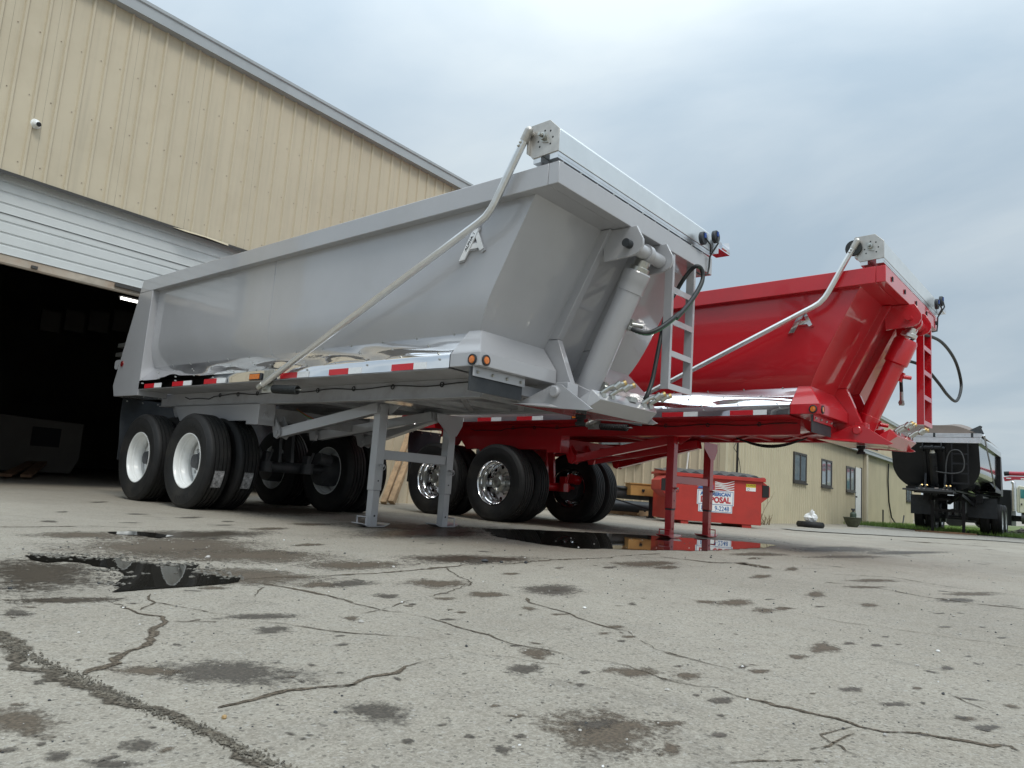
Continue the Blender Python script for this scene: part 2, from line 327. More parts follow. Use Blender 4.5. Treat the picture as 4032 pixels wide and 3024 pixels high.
def water_mat():
    m, nt, N, L, b = _new('standing_water'); b.inputs['Base Color'].default_value = (.018, .016, .013, 1); b.inputs['Roughness'].default_value = .015; b.inputs['IOR'].default_value = 1.33
    tc = N.new('ShaderNodeTexCoord'); n1 = N.new('ShaderNodeTexNoise'); n1.inputs['Scale'].default_value = 7; L.new(tc.outputs['Object'], n1.inputs['Vector'])
    bp = N.new('ShaderNodeBump'); bp.inputs['Strength'].default_value = .02; bp.inputs['Distance'].default_value = .01; L.new(n1.outputs['Fac'], bp.inputs['Height']); L.new(bp.outputs[0], b.inputs['Normal'])
    return m
M['water'] = water_mat()
def crack_mat(name, c, nsc, vary):
    m, nt, N, L, b = _new(name); tc = N.new('ShaderNodeTexCoord'); at = N.new('ShaderNodeAttribute'); at.attribute_name = 'rim'
    n1 = N.new('ShaderNodeTexNoise'); n1.inputs['Scale'].default_value = nsc; n1.inputs['Detail'].default_value = 7; n1.inputs['Roughness'].default_value = .7; L.new(tc.outputs['Object'], n1.inputs['Vector'])
    n0 = N.new('ShaderNodeTexNoise'); n0.inputs['Scale'].default_value = 4; n0.inputs['Detail'].default_value = 3; L.new(tc.outputs['Object'], n0.inputs['Vector'])
    ad = N.new('ShaderNodeMath'); ad.operation = 'MULTIPLY_ADD'; ad.inputs[1].default_value = 1.5; L.new(n1.outputs['Fac'], ad.inputs[0]); L.new(at.outputs['Fac'], ad.inputs[2])
    a2 = N.new('ShaderNodeMath'); a2.operation = 'MULTIPLY_ADD'; a2.inputs[1].default_value = vary; L.new(n0.outputs['Fac'], a2.inputs[0]); L.new(ad.outputs[0], a2.inputs[2])
    mr = N.new('ShaderNodeMapRange'); mr.inputs[1].default_value = 1.32+vary*.5; mr.inputs[2].default_value = 1.02+vary*.5; L.new(a2.outputs[0], mr.inputs[0]); L.new(mr.outputs[0], b.inputs['Alpha'])
    n2 = N.new('ShaderNodeTexNoise'); n2.inputs['Scale'].default_value = 110; n2.inputs['Detail'].default_value = 4; L.new(tc.outputs['Object'], n2.inputs['Vector'])
    cr = N.new('ShaderNodeValToRGB'); e = cr.color_ramp.elements; e[0].position = .35; e[1].position = .7; e[0].color = (*[x*.4 for x in c], 1); e[1].color = (*[x*1.9 for x in c], 1)
    L.new(n2.outputs['Fac'], cr.inputs[0]); L.new(cr.outputs[0], b.inputs['Base Color']); b.inputs['Roughness'].default_value = .95; b.inputs['Specular IOR Level'].default_value = .1
    return m
M['crackfilm'] = crack_mat('ragged_crack', (.095, .077, .058), 34, 2.6)
M['crack'] = mat('crack_fill', (.045, .038, .031), .9, var=.6, vscale=90, bump=.6, bscale=120)
M['joint'] = crack_mat('joint_fill', (.085, .072, .056), 30, .5)
M['gravel'] = mat('pale_gravel', (.27, .252, .22), .9, var=.45, vscale=30, bump=.8, bscale=30)
M['soil'] = mat('grassy_soil', (.12, .15, .05), .95, var=.5, vscale=3, bump=.5, bscale=8)
M['field'] = mat('far_field', (.13, .13, .06), .95, var=.4, vscale=.2)

# ------------------------------------------------------------------ ground
def make_ground():
    def axis(a, b):
        xs = []; x = -10.
        while x < 44: xs.append(x); x += 1.5
        return [a, a*.5, -60, -25] + xs + [46, 60, 90, b*.5, b]
    X = axis(-900, 1600); Y = axis(-900, 1600)
    mb = MB(); n = len(Y)
    mb.add([(x, y, gz(x, y)) for x in X for y in Y], [(i*n+j, (i+1)*n+j, (i+1)*n+j+1, i*n+j+1) for i in range(len(X)-1) for j in range(n-1)])
    return mb.build('ground', M['ground'], kind='structure')
ground = make_ground()
PX = lambda reg, p: (reg[0]+p[0]*reg[2], reg[1]+p[1]*reg[2])
G1, G2, G3 = (0, 1950, .6473), (1300, 1950, .6473), (2600, 1950, .6474)

def set_rim(o, vals):
    a = o.data.attributes.new('rim', 'FLOAT', 'POINT'); a.data.foreach_set('value', vals)
stain_i = [0]
def stain(cx, cy, rx, ry, m='stain', skew=0.):
    # an uneven flat patch lying on the slab; outline measured where it lies
    c = G(cx, cy); ex = (G(cx+rx, cy)-G(cx-rx, cy))/2; ey = (G(cx, cy-ry)-G(cx, cy+ry))/2
    c = (G(cx, cy-ry)+G(cx, cy+ry))/2
    stain_i[0] += 1; dz = .0008+.00015*(stain_i[0] % 7)
    ph = [random.uniform(0, 6.28) for _ in range(4)]; mb = MB(); rim = []; n = 36; rings = (0, .4, .7, 1.0, 1.4)
    for k, t in enumerate(rings):
        for j in range(n if k else 1):
            a = 2*math.pi*j/n; q = 1+.12*math.sin(2*a+ph[0])+.09*math.sin(3*a+ph[1])+.06*math.sin(5*a+ph[2])
            p = c+ex*(t*q*math.cos(a))+ey*(t*q*math.sin(a)); mb.v.append((p.x, p.y, gz(p.x, p.y)+dz)); rim.append(t)
    mb.f = [(0, 1+j, 1+(j+1) % n) for j in range(n)]
    for k in range(len(rings)-2):
        for j in range(n): a, b_ = 1+k*n+j, 1+k*n+(j+1) % n; mb.f.append((a, a+n, b_+n, b_))
    o = mb.build('stain', M[m], ground, smooth=0); set_rim(o, rim); return o
def crack(reg, pts, w0, w1=None, jit=.5, m='crackfilm', name='crack', dz=.0022):
    w1 = w0 if w1 is None else w1
    P = [G(*PX(reg, p)) for p in pts]; Q = []
    for a, b_ in zip(P[:-1], P[1:]):
        n = max(2, min(60, int((b_-a).length/.03)))
        for i in range(n): Q.append(a.lerp(b_, i/n))
    Q.append(P[-1]); mb = MB(); k = len(Q); wob = 0; rim = []
    for i, p in enumerate(Q):
        t = (Q[min(i+1, k-1)]-Q[max(i-1, 0)]); t.z = 0; t.normalize(); s = Vector((-t.y, t.x, 0))
        wd = (w0+(w1-w0)*i/(k-1))*(.35 if i in (0, k-1) else 1)
        wob = wob*.86+random.gauss(0, max(.006, wd*.5)); d_ = (p-Vector(CAM)).length
        hw_ = max(wd*1.3, .0008*d_)*(.55+.9*abs(math.sin(i*.21+len(P))*math.sin(i*.057+1)))
        for t_, rm in ((-1, 1.), (0, 0.), (1, 1.)):
            q = p+s*(hw_*t_*(1+random.uniform(-jit, jit)*.5)+wob); mb.v.append((q.x, q.y, gz(q.x, q.y)+dz)); rim.append(rm)
    mb.f = [f for i in range(k-1) for f in ((3*i, 3*i+1, 3*i+4, 3*i+3), (3*i+1, 3*i+2, 3*i+5, 3*i+4))]
    o = mb.build(name, M[m], ground, smooth=0); set_rim(o, rim); return o, Q

CR_ = [
 (G1, [(490,1090),(620,1040),(720,985),(850,930),(940,870),(960,820),(1060,770),(1040,730),(900,710),(760,680),(640,620)], .016, .006),
 (G1, [(1060,770),(1250,770),(1600,765),(1850,800),(2163,845),(2480,867),(2660,892)], .008, .004),
 (G1, [(950,655),(1100,680),(1300,720),(1480,740)], .007, .003),
 (G1, [(930,600),(950,655),(870,700)], .006, .004),
 (G1, [(1480,525),(1600,540),(1800,575),(2000,610),(2163,655)], .012, .008),
 (G2, [(0,615),(180,665),(330,695),(560,735),(700,770),(830,820),(960,855),(1100,905),(1260,935),(1400,960),(1480,990),(1700,1020),(1800,1040),(1900,1085),(2000,1120),(2150,1140)], .007, .006),
 (G3, [(0,1125),(230,1150),(340,1170),(450,1215),(560,1245),(700,1285),(880,1325),(1050,1365),(1200,1415),(1370,1450),(1600,1465),(1800,1490),(2000,1520),(2130,1520),(2212,1560)], .006, .010),
 (G1, [(1480,520),(1800,500),(2163,485)], .02, .012), (G2, [(0,490),(290,475),(600,450),(850,425),(1150,410),(1400,395),(1700,380),(1900,365),(2000,355)], .016, .022),
 (G1, [(1320,1295),(1450,1275),(1560,1250),(1750,1200),(1950,1180),(2163,1155)], .008, .010),
 (G2, [(0,1185),(150,1160),(240,1105),(400,1080),(520,1035),(640,1000),(750,1000)], .011, .003),
 (G2, [(810,950),(900,980),(1100,990),(1250,1020),(1400,1035)], .004, .003),
 (G2, [(1180,625),(1220,655),(1360,690),(1470,720),(1580,765),(1690,800),(1800,830),(1900,885),(1980,935),(2070,970),(2163,990)], .007, .005),
 (G3, [(0,945),(120,980),(230,1005),(330,1040),(420,1070)], .005, .003),
 (G2, [(700,445),(780,485),(865,520),(860,545),(700,600),(510,640),(350,690),(200,725)], .008, .005),
 (G3, [(720,710),(900,735),(1100,775),(1300,800),(1500,830),(1800,870),(2000,895),(2212,930)], .004, .003),
 (G3, [(300,1640),(450,1640),(600,1625),(900,1610),(950,1630),(1180,1650)], .010, .003),
 (G3, [(1190,1420),(1080,1440),(960,1455),(1040,1505),(1130,1560),(1220,1600)], .003, .002),
 (G3, [(1190,1455),(1050,1505),(910,1550)], .003, .005),
 (G3, [(0,375),(300,410),(500,415),(600,440),(690,450)], .02, .02), (G3, [(430,405),(530,425),(620,445)], .10, .05),
 (G3, [(1040,480),(1400,500),(1800,565),(2212,615)], .012, .008), (G3, [(1000,530),(1300,560),(1600,620),(1900,655),(2212,690)], .012, .02),
 (G3, [(120,235),(700,280),(900,310)], .03, .02), (G3, [(1750,1215),(1990,1310)], .004, .003),
 (G1, [(0,195),(300,192),(560,190),(900,200)], .02, .012), (G1, [(1460,610),(1525,613)], .008, .006), (G1, [(1600,560),(1570,600),(1580,655)], .005, .003),
 (G3, [(1540,285),(1750,295),(1900,305),(2000,315)], .13, .05)]
for c_ in CR_: crack(*c_)
joint, JQ = crack(G1, [(-60,830),(0,870),(150,965),(400,1080),(620,1185),(850,1285),(1100,1380),(1300,1475),(1500,1575),(1720,1670)], .036, .024, .35, 'joint')
ST = [(G1, [(1400,1085,760,95,'oil'),(900,1075,260,42,'stain'),(120,1390,340,130,'stain'),(1650,820,170,34,'oil'),(1500,500,700,70,'stain'),(250,500,620,130,'wet'),(1100,330,1000,95,'stain'),(1200,240,720,32,'wet'),(500,245,480,28,'stain'),
   (1900,177,170,11,'stain'),(1640,205,160,11,'stain'),(1880,302,140,11,'stain'),(1560,740,300,26,'oil'),(1300,565,130,18,'stain'),(1960,545,190,32,'stain'),(1500,375,800,60,'stain'),(850,1530,160,60,'oil'),(700,1640,200,40,'oil'),(230,1145,60,16,'oil'),(930,1415,40,11,'oil'),
   (1070,910,55,10,'oil'),(600,42,70,6,'oil'),(380,102,60,5,'oil'),(300,160,80,9,'oil'),(830,115,90,6,'oil'),(1150,137,110,7,'oil'),(790,168,80,5,'oil'),(1390,160,60,6,'oil'),(1370,182,60,6,'oil'),(2090,75,90,8,'oil'),(100,720,150,30,'oil'),(420,640,420,26,'wet')]),
 (G2, [(650,540,260,36,'stain'),(340,615,110,20,'oil'),(1350,578,290,42,'oil'),(950,605,180,22,'stain'),(700,630,95,14,'stain'),(850,392,520,40,'wet'),(900,405,170,22,'oil'),(150,430,420,45,'stain'),(130,540,190,30,'oil'),(1180,1060,150,46,'oil'),(1850,1078,220,44,'stain'),
   (1680,1460,520,185,'stain'),(1600,1400,200,50,'oil'),(130,750,70,16,'stain'),(1920,420,240,30,'stain'),(1210,690,60,14,'stain'),(1400,725,80,9,'stain'),(1100,478,70,11,'stain'),(850,1470,48,18,'oil'),(1060,1555,80,34,'oil'),(1130,1345,80,16,'stain'),(1550,1080,60,16,'oil'),
   (1520,1155,44,13,'oil'),(1740,800,70,14,'stain'),(1820,860,60,14,'stain'),(1660,842,56,11,'stain'),(1260,965,120,60,'stain'),(820,1088,30,7,'oil'),(60,857,44,8,'oil'),(720,757,70,8,'oil'),(715,846,34,6,'oil'),(1130,915,60,12,'oil'),(500,665,34,10,'oil'),(690,598,40,7,'oil'),
   (730,697,40,6,'stain'),(1160,1470,50,18,'oil'),(300,1330,260,90,'oil'),(1700,440,60,8,'oil'),(1395,440,40,5,'oil'),(600,235,520,44,'wet'),(820,215,260,26,'wet'),(1000,1285,60,12,'stain')]),
 (G3, [(460,655,170,24,'stain'),(280,650,90,14,'stain'),(630,702,100,26,'stain'),(740,690,80,14,'stain'),(950,605,90,26,'stain'),(610,495,80,17,'stain'),(800,450,60,16,'stain'),(1000,930,120,44,'stain'),(840,985,90,26,'stain'),(610,1072,100,19,'stain'),(1160,1182,95,24,'oil'),
   (1430,1272,110,25,'oil'),(1850,1362,110,27,'stain'),(1990,1417,110,28,'oil'),(1750,1055,58,15,'oil'),(1270,670,84,15,'stain'),(40,440,100,18,'stain'),(370,1250,110,30,'oil'),(170,1100,150,30,'stain'),(60,1550,90,70,'stain'),(60,1390,170,22,'stain'),(1140,905,50,13,'oil'),
   (1320,915,70,11,'oil'),(1790,640,200,17,'oil'),(570,385,55,10,'stain'),(110,1040,40,10,'oil'),(500,1045,44,14,'oil'),(970,678,45,8,'oil'),(1450,908,40,7,'oil'),(1370,862,44,7,'oil'),(1870,980,34,8,'oil'),(1960,803,40,6,'oil'),(2080,868,54,9,'oil'),(1700,720,55,6,'oil'),
   (660,635,44,6,'oil'),(1240,560,170,12,'stain'),(1300,520,260,12,'stain'),(1900,600,260,16,'stain'),(600,360,260,14,'stain'),(1100,330,420,22,'oil'),(1150,375,300,12,'stain'),(1500,350,380,14,'oil'),(370,1342,40,10,'oil'),(930,1207,36,8,'stain'),(1560,1175,50,10,'stain')])]
for wx, wy, a_, b_, m_ in ((1.3, 5.2, 1.5, 1.6, 'stain'), (1.6, 2.6, 1.3, 1.1, 'stain'), (4.8, 3.2, 1.6, 1.9, 'stain'), (3.2, 1.2, 1.5, .9, 'wet')):  # broad damp under the trailers, its tone also carrying their shade
    pp = [Vector((wx, wy, 0))]
    mb_ = MB(); rim_ = []; n_ = 40
    for k_, t_ in enumerate((0, .4, .7, 1., 1.5)):
        for j_ in range(n_ if k_ else 1):
            q_ = 2*math.pi*j_/n_; z_ = 1+.15*math.sin(3*q_+wx)+.1*math.sin(5*q_); mb_.v.append((wx+a_*t_*z_*math.cos(q_), wy+b_*t_*z_*math.sin(q_), .0006)); rim_.append(t_)
    mb_.f = [(0, 1+j_, 1+(j_+1) % n_) for j_ in range(n_)]+[(1+k_*n_+j_, 1+(k_+1)*n_+j_, 1+(k_+1)*n_+(j_+1) % n_, 1+k_*n_+(j_+1) % n_) for k_ in range(3) for j_ in range(n_)]
    o_ = mb_.build('stain', M[m_], ground, smooth=0); set_rim(o_, rim_)
for reg, L_ in ST:
    for cx, cy, rx, ry, m in L_:
        a = PX(reg, (cx, cy)); stain(a[0], a[1], rx*reg[2], ry*reg[2], m)

def specks(n, m, seed):
    rr = random.Random(seed); mb = MB(); rim = []
    for i in range(n):
        px_, py_ = rr.uniform(-50, 4080), 2130+880*rr.random()**1.25; c = G(px_, py_); d_ = (c-Vector(CAM)).length
        q = .014+.05*rr.random()**2.5; q *= min(2.2, max(.5, d_/4)); ea = rr.uniform(.25, .9); ro = rr.uniform(0, 3.14); k0 = len(mb.v)
        for k, t in enumerate((0, .6, 1.4)):
            for j in range(12 if k else 1):
                a = 2*math.pi*j/12; u_, v_ = t*q*math.cos(a)*(1+.25*math.sin(2*a+i)), t*q*ea*math.sin(a)
                x_, y_ = c.x+u_*math.cos(ro)-v_*math.sin(ro), c.y+u_*math.sin(ro)+v_*math.cos(ro); mb.v.append((x_, y_, gz(x_, y_)+.0019+.00005*(i % 9))); rim.append(t)
        mb.f += [(k0, k0+1+j, k0+1+(j+1) % 12) for j in range(12)]+[(k0+1+j, k0+13+j, k0+13+(j+1) % 12, k0+1+(j+1) % 12) for j in range(12)]
    o = mb.build('stain', M[m], ground, kind='stuff', smooth=0); set_rim(o, rim)
specks(95, 'oil', 4); specks(60, 'stain', 9)
def puddle(pts, name='puddle', dz=.004):
    P = [G(*p) for p in pts]; Q = []
    k = len(P)
    for i in range(k):
        a, b_ = P[i], P[(i+1) % k]; n = max(1, min(14, int((b_-a).length/.06)))
        for j in range(n):
            q = a.lerp(b_, j/n); s = min(.035, .12*(b_-a).length)
            Q.append((q.x+random.uniform(-s, s), q.y+random.uniform(-s, s)))
    z = max(gz(*q) for q in Q)+dz
    mb = MB(); mb.add([(x, y, z) for x, y in Q], [tuple(range(len(Q)))])
    o = mb.build(name, M['water'], kind='structure', smooth=0)
    bm = bmesh.new(); bm.from_mesh(o.data); bmesh.ops.triangulate(bm, faces=bm.faces); bm.to_mesh(o.data); bm.free()
    return o
puddle([PX(G1, p) for p in ((150,372),(230,366),(330,380),(480,376),(600,388),(720,384),(740,402),(800,410),(900,418),(1080,420),(1200,428),(1180,455),(1250,485),(1400,500),(1480,508),(1470,532),(1300,548),(1150,560),(900,580),(700,588),(715,545),(770,500),(755,478),(650,455),(540,420),(400,405),(250,412))])
puddle([(1908,2083),(2050,2085),(2200,2092),(2400,2101),(2600,2112),(2800,2125),(2960,2137),(3060,2148),(3000,2158),(2900,2164),(2780,2170),(2600,2168),(2400,2163),(2250,2159),(2120,2142),(2030,2128),(1950,2113)])
puddle([PX(G1, p) for p in ((640,228),(800,222),(960,232),(1050,250),(980,262),(820,246),(700,240))])

# ------------------------------------------------------------------ dump trailers
def U(px, py, y): return Vector(on(px, py, (0, 1, 0), y))
def hwx(z, rad=.71, z0=1.95):           # near side of the half-round tub at height z
    if z >= z0: return .08
    return .08+rad-math.sqrt(max(0, rad*rad-(z0-z)**2))
def bky(z): return 1.632-.53*z

def make_wheel(parent, at, side, s_rim, style, name='wheel'):
    # side=-1: dished face looks towards -x ; local t axis along x
    wl = empty(name, at, 0, parent); ax = (side, 0, 0)
    t = MB(); pr_ = [(.288,.098),(.300,.113),(.345,.130),(.39,.140),(.43,.143),(.468,.138),(.470,.1395),(.474,.1395),(.476,.1365),(.50,.125),(.5185,.108)]
    tread = []
    for g0, g1 in ((.073,.061),(.030,.020),(-.020,-.030),(-.061,-.073)):
        tread += [(.525, g0+.003), (.511, g0), (.511, g1), (.525, g1-.003)]
    prof = pr_ + [(.5235, .098)] + tread + [(.5235, -.098)] + [(r_, -h) for r_, h in reversed(pr_)]
    t.lathe(prof, (0, 0, 0), ax, 56); t.build('tyre', M['rubber'], wl, smooth=28)
    rm = MB(); rp = [(.290,.096),(.303,.113),(.303,.121),(.294,.121),(.286,.108),(.281,.088),(.280,.066),(.272,.058),(.271,.036),(.262,.026),(.252,-.005),(.252,-.03),(.270,-.05),(.278,-.085),(.286,-.108),(.294,-.121),(.303,-.121),(.290,-.096)]
    rm.lathe(rp, (0, 0, 0), ax, 48)
    dm = M['whiterim'] if style == 'white' else M['alloy']
    dh = -.075 if style == 'white' else -.055
    nh = 5 if style == 'white' else 10; rh = .026 if style == 'white' else .027
    # disc built sector by sector round its hand holes
    A = Vector(ax); u = Vector((0, 1, 0)); b = Vector((0, 0, 1)); ri, ro = .115, .268; rc = .215 if style != 'white' else .20
    for k in range(nh):
        a0, a1 = 2*math.pi*k/nh, 2*math.pi*(k+1)/nh; am = (a0+a1)/2; n = 24; O = []; I = []
        for j in range(n):
            q = 2*math.pi*j/n; I.append((rc*math.cos(am)+rh*math.cos(q+am), rc*math.sin(am)+rh*math.sin(q+am)))
            # outline of the sector met by the same direction
            c_, s_ = math.cos(q), math.sin(q); tt = q/(2*math.pi)*4
            if q < math.pi/4 or q >= 7*math.pi/4: r_ = ro; fa = math.tan(q)
            elif q < 3*math.pi/4: fa = 1; r_ = rc+(1/math.tan(q))*((ro-rc) if c_ > 0 else (rc-ri))
            elif q < 5*math.pi/4: r_ = ri; fa = -math.tan(q)
            else: fa = -1; r_ = rc+(-1/math.tan(q))*((ro-rc) if c_ > 0 else (rc-ri))
            an = am+fa*(a1-a0)/2; O.append((r_*math.cos(an), r_*math.sin(an)))
        pt = lambda p, h: A*h+u*p[0]+b*p[1]
        hh = lambda p: dh
        v = [pt(p, hh(p)) for p in O]+[pt(p, hh(p)) for p in I]+[pt(p, dh-.03) for p in I]
        rm.add(v, [(j, (j+1) % n, n+(j+1) % n, n+j) for j in range(n)]+[(n+j, n+(j+1) % n, 2*n+(j+1) % n, 2*n+j) for j in range(n)])
    rm.build('rim', dm, wl, smooth=40)
    hb = MB()
    if style == 'white':
        hb.lathe([(.13, -.14), (.118, -.05), (.10, -.02), (.082, .0), (.075, .035), (.0001, .04)], (0, 0, 0), ax, 24); hm = M['axle']
    else:
        hb.lathe([(.125, -.06), (.118, .015), (.085, .03), (.07, .045), (.065, .085), (.04, .09), (.038, .075), (.0001, .075)], (0, 0, 0), ax, 28); hm = M['zinc']
        for k in range(10):
            a = 2*math.pi*(k+.5)/10; c = Vector(ax)*.02+Vector((0, .143*math.cos(a), .143*math.sin(a)))
            hb.lathe([(.016, -.02), (.016, .012), (.012, .028), (.0001, .03)], c, ax, 6)
    hb.build('hub', hm, wl)
    return wl

def dump_trailer(kind, loc, rz, pm, sx, sy, zadd, pitch, P):
    root = empty('dump_trailer', loc, rz)
    def mp(p): return Vector((p.x*sx, p.y*sy, p.z+zadd+pitch*(p.y*sy-2)))
    def mirx(mb):           # a copy of this part on the far side
        m2 = MB(mp); m2.v = [(2.44-p[0], p[1], p[2]) for p in mb.v]; m2.f = [tuple(reversed(f)) for f in mb.f]; return m2
    B = lambda: MB(mp)
    bv = .005
    um = M['grey_shaded'] if kind == 'grey' else M['red_shaded'] if kind == 'red' else pm
    # tub shell
    zs = [2.6, 2.4, 2.2, 2.0, 1.95] + [1.95-.71*math.sin(a) for a in np.linspace(.12, math.pi/2, 13)]
    half = [(hwx(z), z) for z in zs]; sec = half+[(2.44-x, z) for x, z in reversed(half)]
    n = len(sec); b = B(); ys = np.linspace(0, 1, 9)
    for k, t in enumerate(ys):
        for x, z in sec:
            y0 = bky(z); y = y0+(6.28-y0)*t; b.v.append((x, y, z))
    b.f = [(k*n+i, k*n+i+1, (k+1)*n+i+1, (k+1)*n+i) for k in range(len(ys)-1) for i in range(n-1)]
    b.build('tub', pm if kind != 'black' else M['blackgloss'], root, smooth=30)
    b = B(); b.v = [(x, bky(z)-.004, z) for x, z in sec]+[(x, bky(z)+.003, z) for x, z in sec]
    b.f = [tuple(range(n)), tuple(range(2*n-1, n-1, -1))]+[(i, i+1, n+i+1, n+i) for i in range(n-1)]
    b.build('front_bulkhead', pm, root, smooth=0)
    # seam where the side sheets are joined
    for ys_ in (3.62,):
        b = B(); b.tube([(hwx(z)-.0015, ys_, z) for z in zs[:12]], .0035, 5); b.build('weld_seam', pm, root)
    b = B(); b.tube([(hwx(z)-.002, 6.277, z) for z in zs[:12]], .006, 5); b.build('weld_bead', pm, root); b = B(); b.tube([(hwx(z)-.001, bky(z)-.003, z) for z in zs[:14]], .004, 5); b.build('weld_bead', pm, root); b = B(); b.tube([(.93, bky(z)-.002, z) for z in np.arange(1.72, 2.58, .04)], .005, 5); b.build('weld_bead', pm, root)
    # rails
    rm_ = M['alu'] if kind == 'black' else pm
    b = B(); b.prism([(.092, 2.585), (6.635, 2.585), (6.57, 2.747), (.092, 2.747)], 'x', 0, .092); b.build('side_rail', rm_, root, bv)
    mirx(b).build('side_rail', rm_, root, bv)
    b = B(); b.prism([(0, .0), (2.44, .0), (2.44, .09), (0, .09)], 'z', 2.585, 2.747)
    b.build('front_rail', rm_, root, bv)
    b = B(); b.box(.02, 2.42, .092, .30, 2.588, 2.60); b.build('rail_gusset_plate', pm, root)
    # rear posts, tailgate
    for far in (0, 1):
        b = B(); b.prism([(6.26, 2.584), (6.635, 2.584), (7.063, 1.404), (6.99, 1.262), (6.28, 1.262)], 'x', 0, .36)
        if far: b = mirx(b)
        o = b.build('rear_post', pm, root, bv)
        if not far:
            c = B(); c.disc((-.002, 6.86, 1.68), (-1, 0, 0), .038, .008, 20); c.build('marker_lamp', M['redlens'], o)
            c = B(); c.prism([(7.0, 1.62), (7.07, 1.62), (7.10, 1.65), (7.10, 1.72), (7.06, 1.74), (6.94, 1.74)], 'x', .0, .02); c.build('lifting_lug', pm, o)
            c = B()
            for z in (1.92, 1.80): c.box(.03, .10, 7.0-(z-1.8)*.36-.06, 7.20-(z-1.8)*.30, z, z+.05)
            c.build('tailgate_latch', M['zinc'], o)
    b = B(); b.prism([(6.60, 2.58), (6.66, 2.58), (7.05, 1.40), (6.99, 1.30)], 'x', .37, 2.07); b.build('tailgate', pm, root, bv)
    # polished fender covers with reflective tape
    for far in ((0, 1) if kind != 'grey' else (0,)):
        b = B(); ny = 84; ts = [0, .12, .25, .4, .55, .7, .85, 1, 1.03, 1.5, 2.0]
        rr = random.Random(5 if kind == 'grey' else 9)
        wv = [(rr.uniform(1.5, 5), rr.uniform(0, 6), rr.uniform(2, 5), rr.uniform(0, 6), rr.uniform(.0012, .0035)) for _ in range(6)]
        for i in range(ny+1):
            for t in ts:
                if t <= 1: x, z = .165*(1-t), 1.64-(1.64-1.439)*t
                elif t < 1.1: x, z = -.002, 1.432
                else: x, z = -.002, 1.432-(t-1.03)/.97*(1.432-1.338)
                yf = (.915 if kind != 'black' else 4.2)-(.03*(1-min(t, 1))); y = yf+(6.275-yf)*i/ny
                if 0 < t < 1.02:
                    d = sum(a*math.sin(f1*y*1.6+p1+f2*t) * math.sin(math.pi*t) for f1, p1, f2, p2, a in wv); x -= d*.75; z += d*.75
                elif t >= 1.5: x -= .0016*math.sin(7*y)+.0012*math.sin(17*y+1)
                b.v.append((x, y, z))
        k = len(ts); b.f = [(i*k+j, (i+1)*k+j, (i+1)*k+j+1, i*k+j+1) for i in range(ny) for j in range(k-1)]
        if far: b = mirx(b)
        fd = b.build('fender_cover', M['chrome'] if kind != 'black' else pm, root, smooth=25)
        if far: continue
        if kind == 'black': continue
        c = B()
        for i in range(13):
            for t in (.04, .5, .95):
                y = 1.05+i*.43+(.2 if t == .5 else 0)
                if y < 6.2: c.ball((.165*(1-t)-.004, y, 1.64-.2*t+.004), .009, 6)
        for i in range(7): c.ball((-.006, 1.02+i*.86, 1.405), .010, 6)
        c.build('rivet_row', M['zinc'], fd, kind='stuff')
        for ya, yb, yc in ((6.10, 5.84, 5.66), (5.375, 5.11, 4.927), (4.635, 4.365, 4.183), (3.165, 2.886, 2.704), (2.40, 2.125, 1.95), (1.564, 1.304, 1.157)):
            c = B(); c.box(-.0075, -.005, yb, ya, 1.340, 1.392); c.build('red_tape', M['tapered'], fd)
            c = B(); c.box(-.0075, -.005, yc, yb-.002, 1.340, 1.392); c.build('white_tape', M['tapewhite'], fd)
        c = B(); c.box(-.016, -.003, 3.49, 3.71, 1.342, 1.412); lm_ = c.build('side_lamp', M['flap'], fd, .006)
        c = B()
        for i in range(5): c.box(-.024, -.0165, 3.515+i*.035, 3.515+i*.035+.032, 1.352, 1.402)
        c.build('amber_lens', M['amber'], root)
    # lip under the fender and frame beams
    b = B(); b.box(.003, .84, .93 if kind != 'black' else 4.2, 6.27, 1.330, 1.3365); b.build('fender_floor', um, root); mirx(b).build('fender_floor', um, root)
    for xa in (.42, 1.70):
        zb_ = 1.185 if xa < 1 else 1.215
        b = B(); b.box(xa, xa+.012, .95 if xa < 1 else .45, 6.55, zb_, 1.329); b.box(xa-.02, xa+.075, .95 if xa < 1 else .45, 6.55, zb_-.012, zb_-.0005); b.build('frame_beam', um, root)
    for i, y in enumerate((.75, 1.25, 1.75, 2.3, 3.0, 3.6, 5.9, 6.4)):
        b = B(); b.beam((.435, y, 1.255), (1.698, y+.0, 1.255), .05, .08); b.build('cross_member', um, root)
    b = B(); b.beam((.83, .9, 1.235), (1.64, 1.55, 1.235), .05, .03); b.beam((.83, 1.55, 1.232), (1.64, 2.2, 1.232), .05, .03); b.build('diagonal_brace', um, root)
    # front corner fairings
    for far in ((0, 1) if kind != 'black' else ()):
        b = B(); V = [(0,.913,1.339),(0,.607,1.339),(0,.607,1.439),(0,.913,1.439),(.155,.885,1.652),(.155,.762,1.645),(.925,.607,1.339),(.925,.607,1.448),(.925,.756,1.646),(.925,.93,1.339),(.70,.607,1.339),(.70,.607,1.3395)]
        b.add(V[:10], [(0,1,2,3),(3,2,5,4),(1,6,7,2),(2,7,8,5),(6,9,8,7),(0,9,6,1),(0,3,4,9),(4,5,8,9)])
        if far: b = mirx(b)
        f_ = b.build('corner_fairing', pm, root, .006)
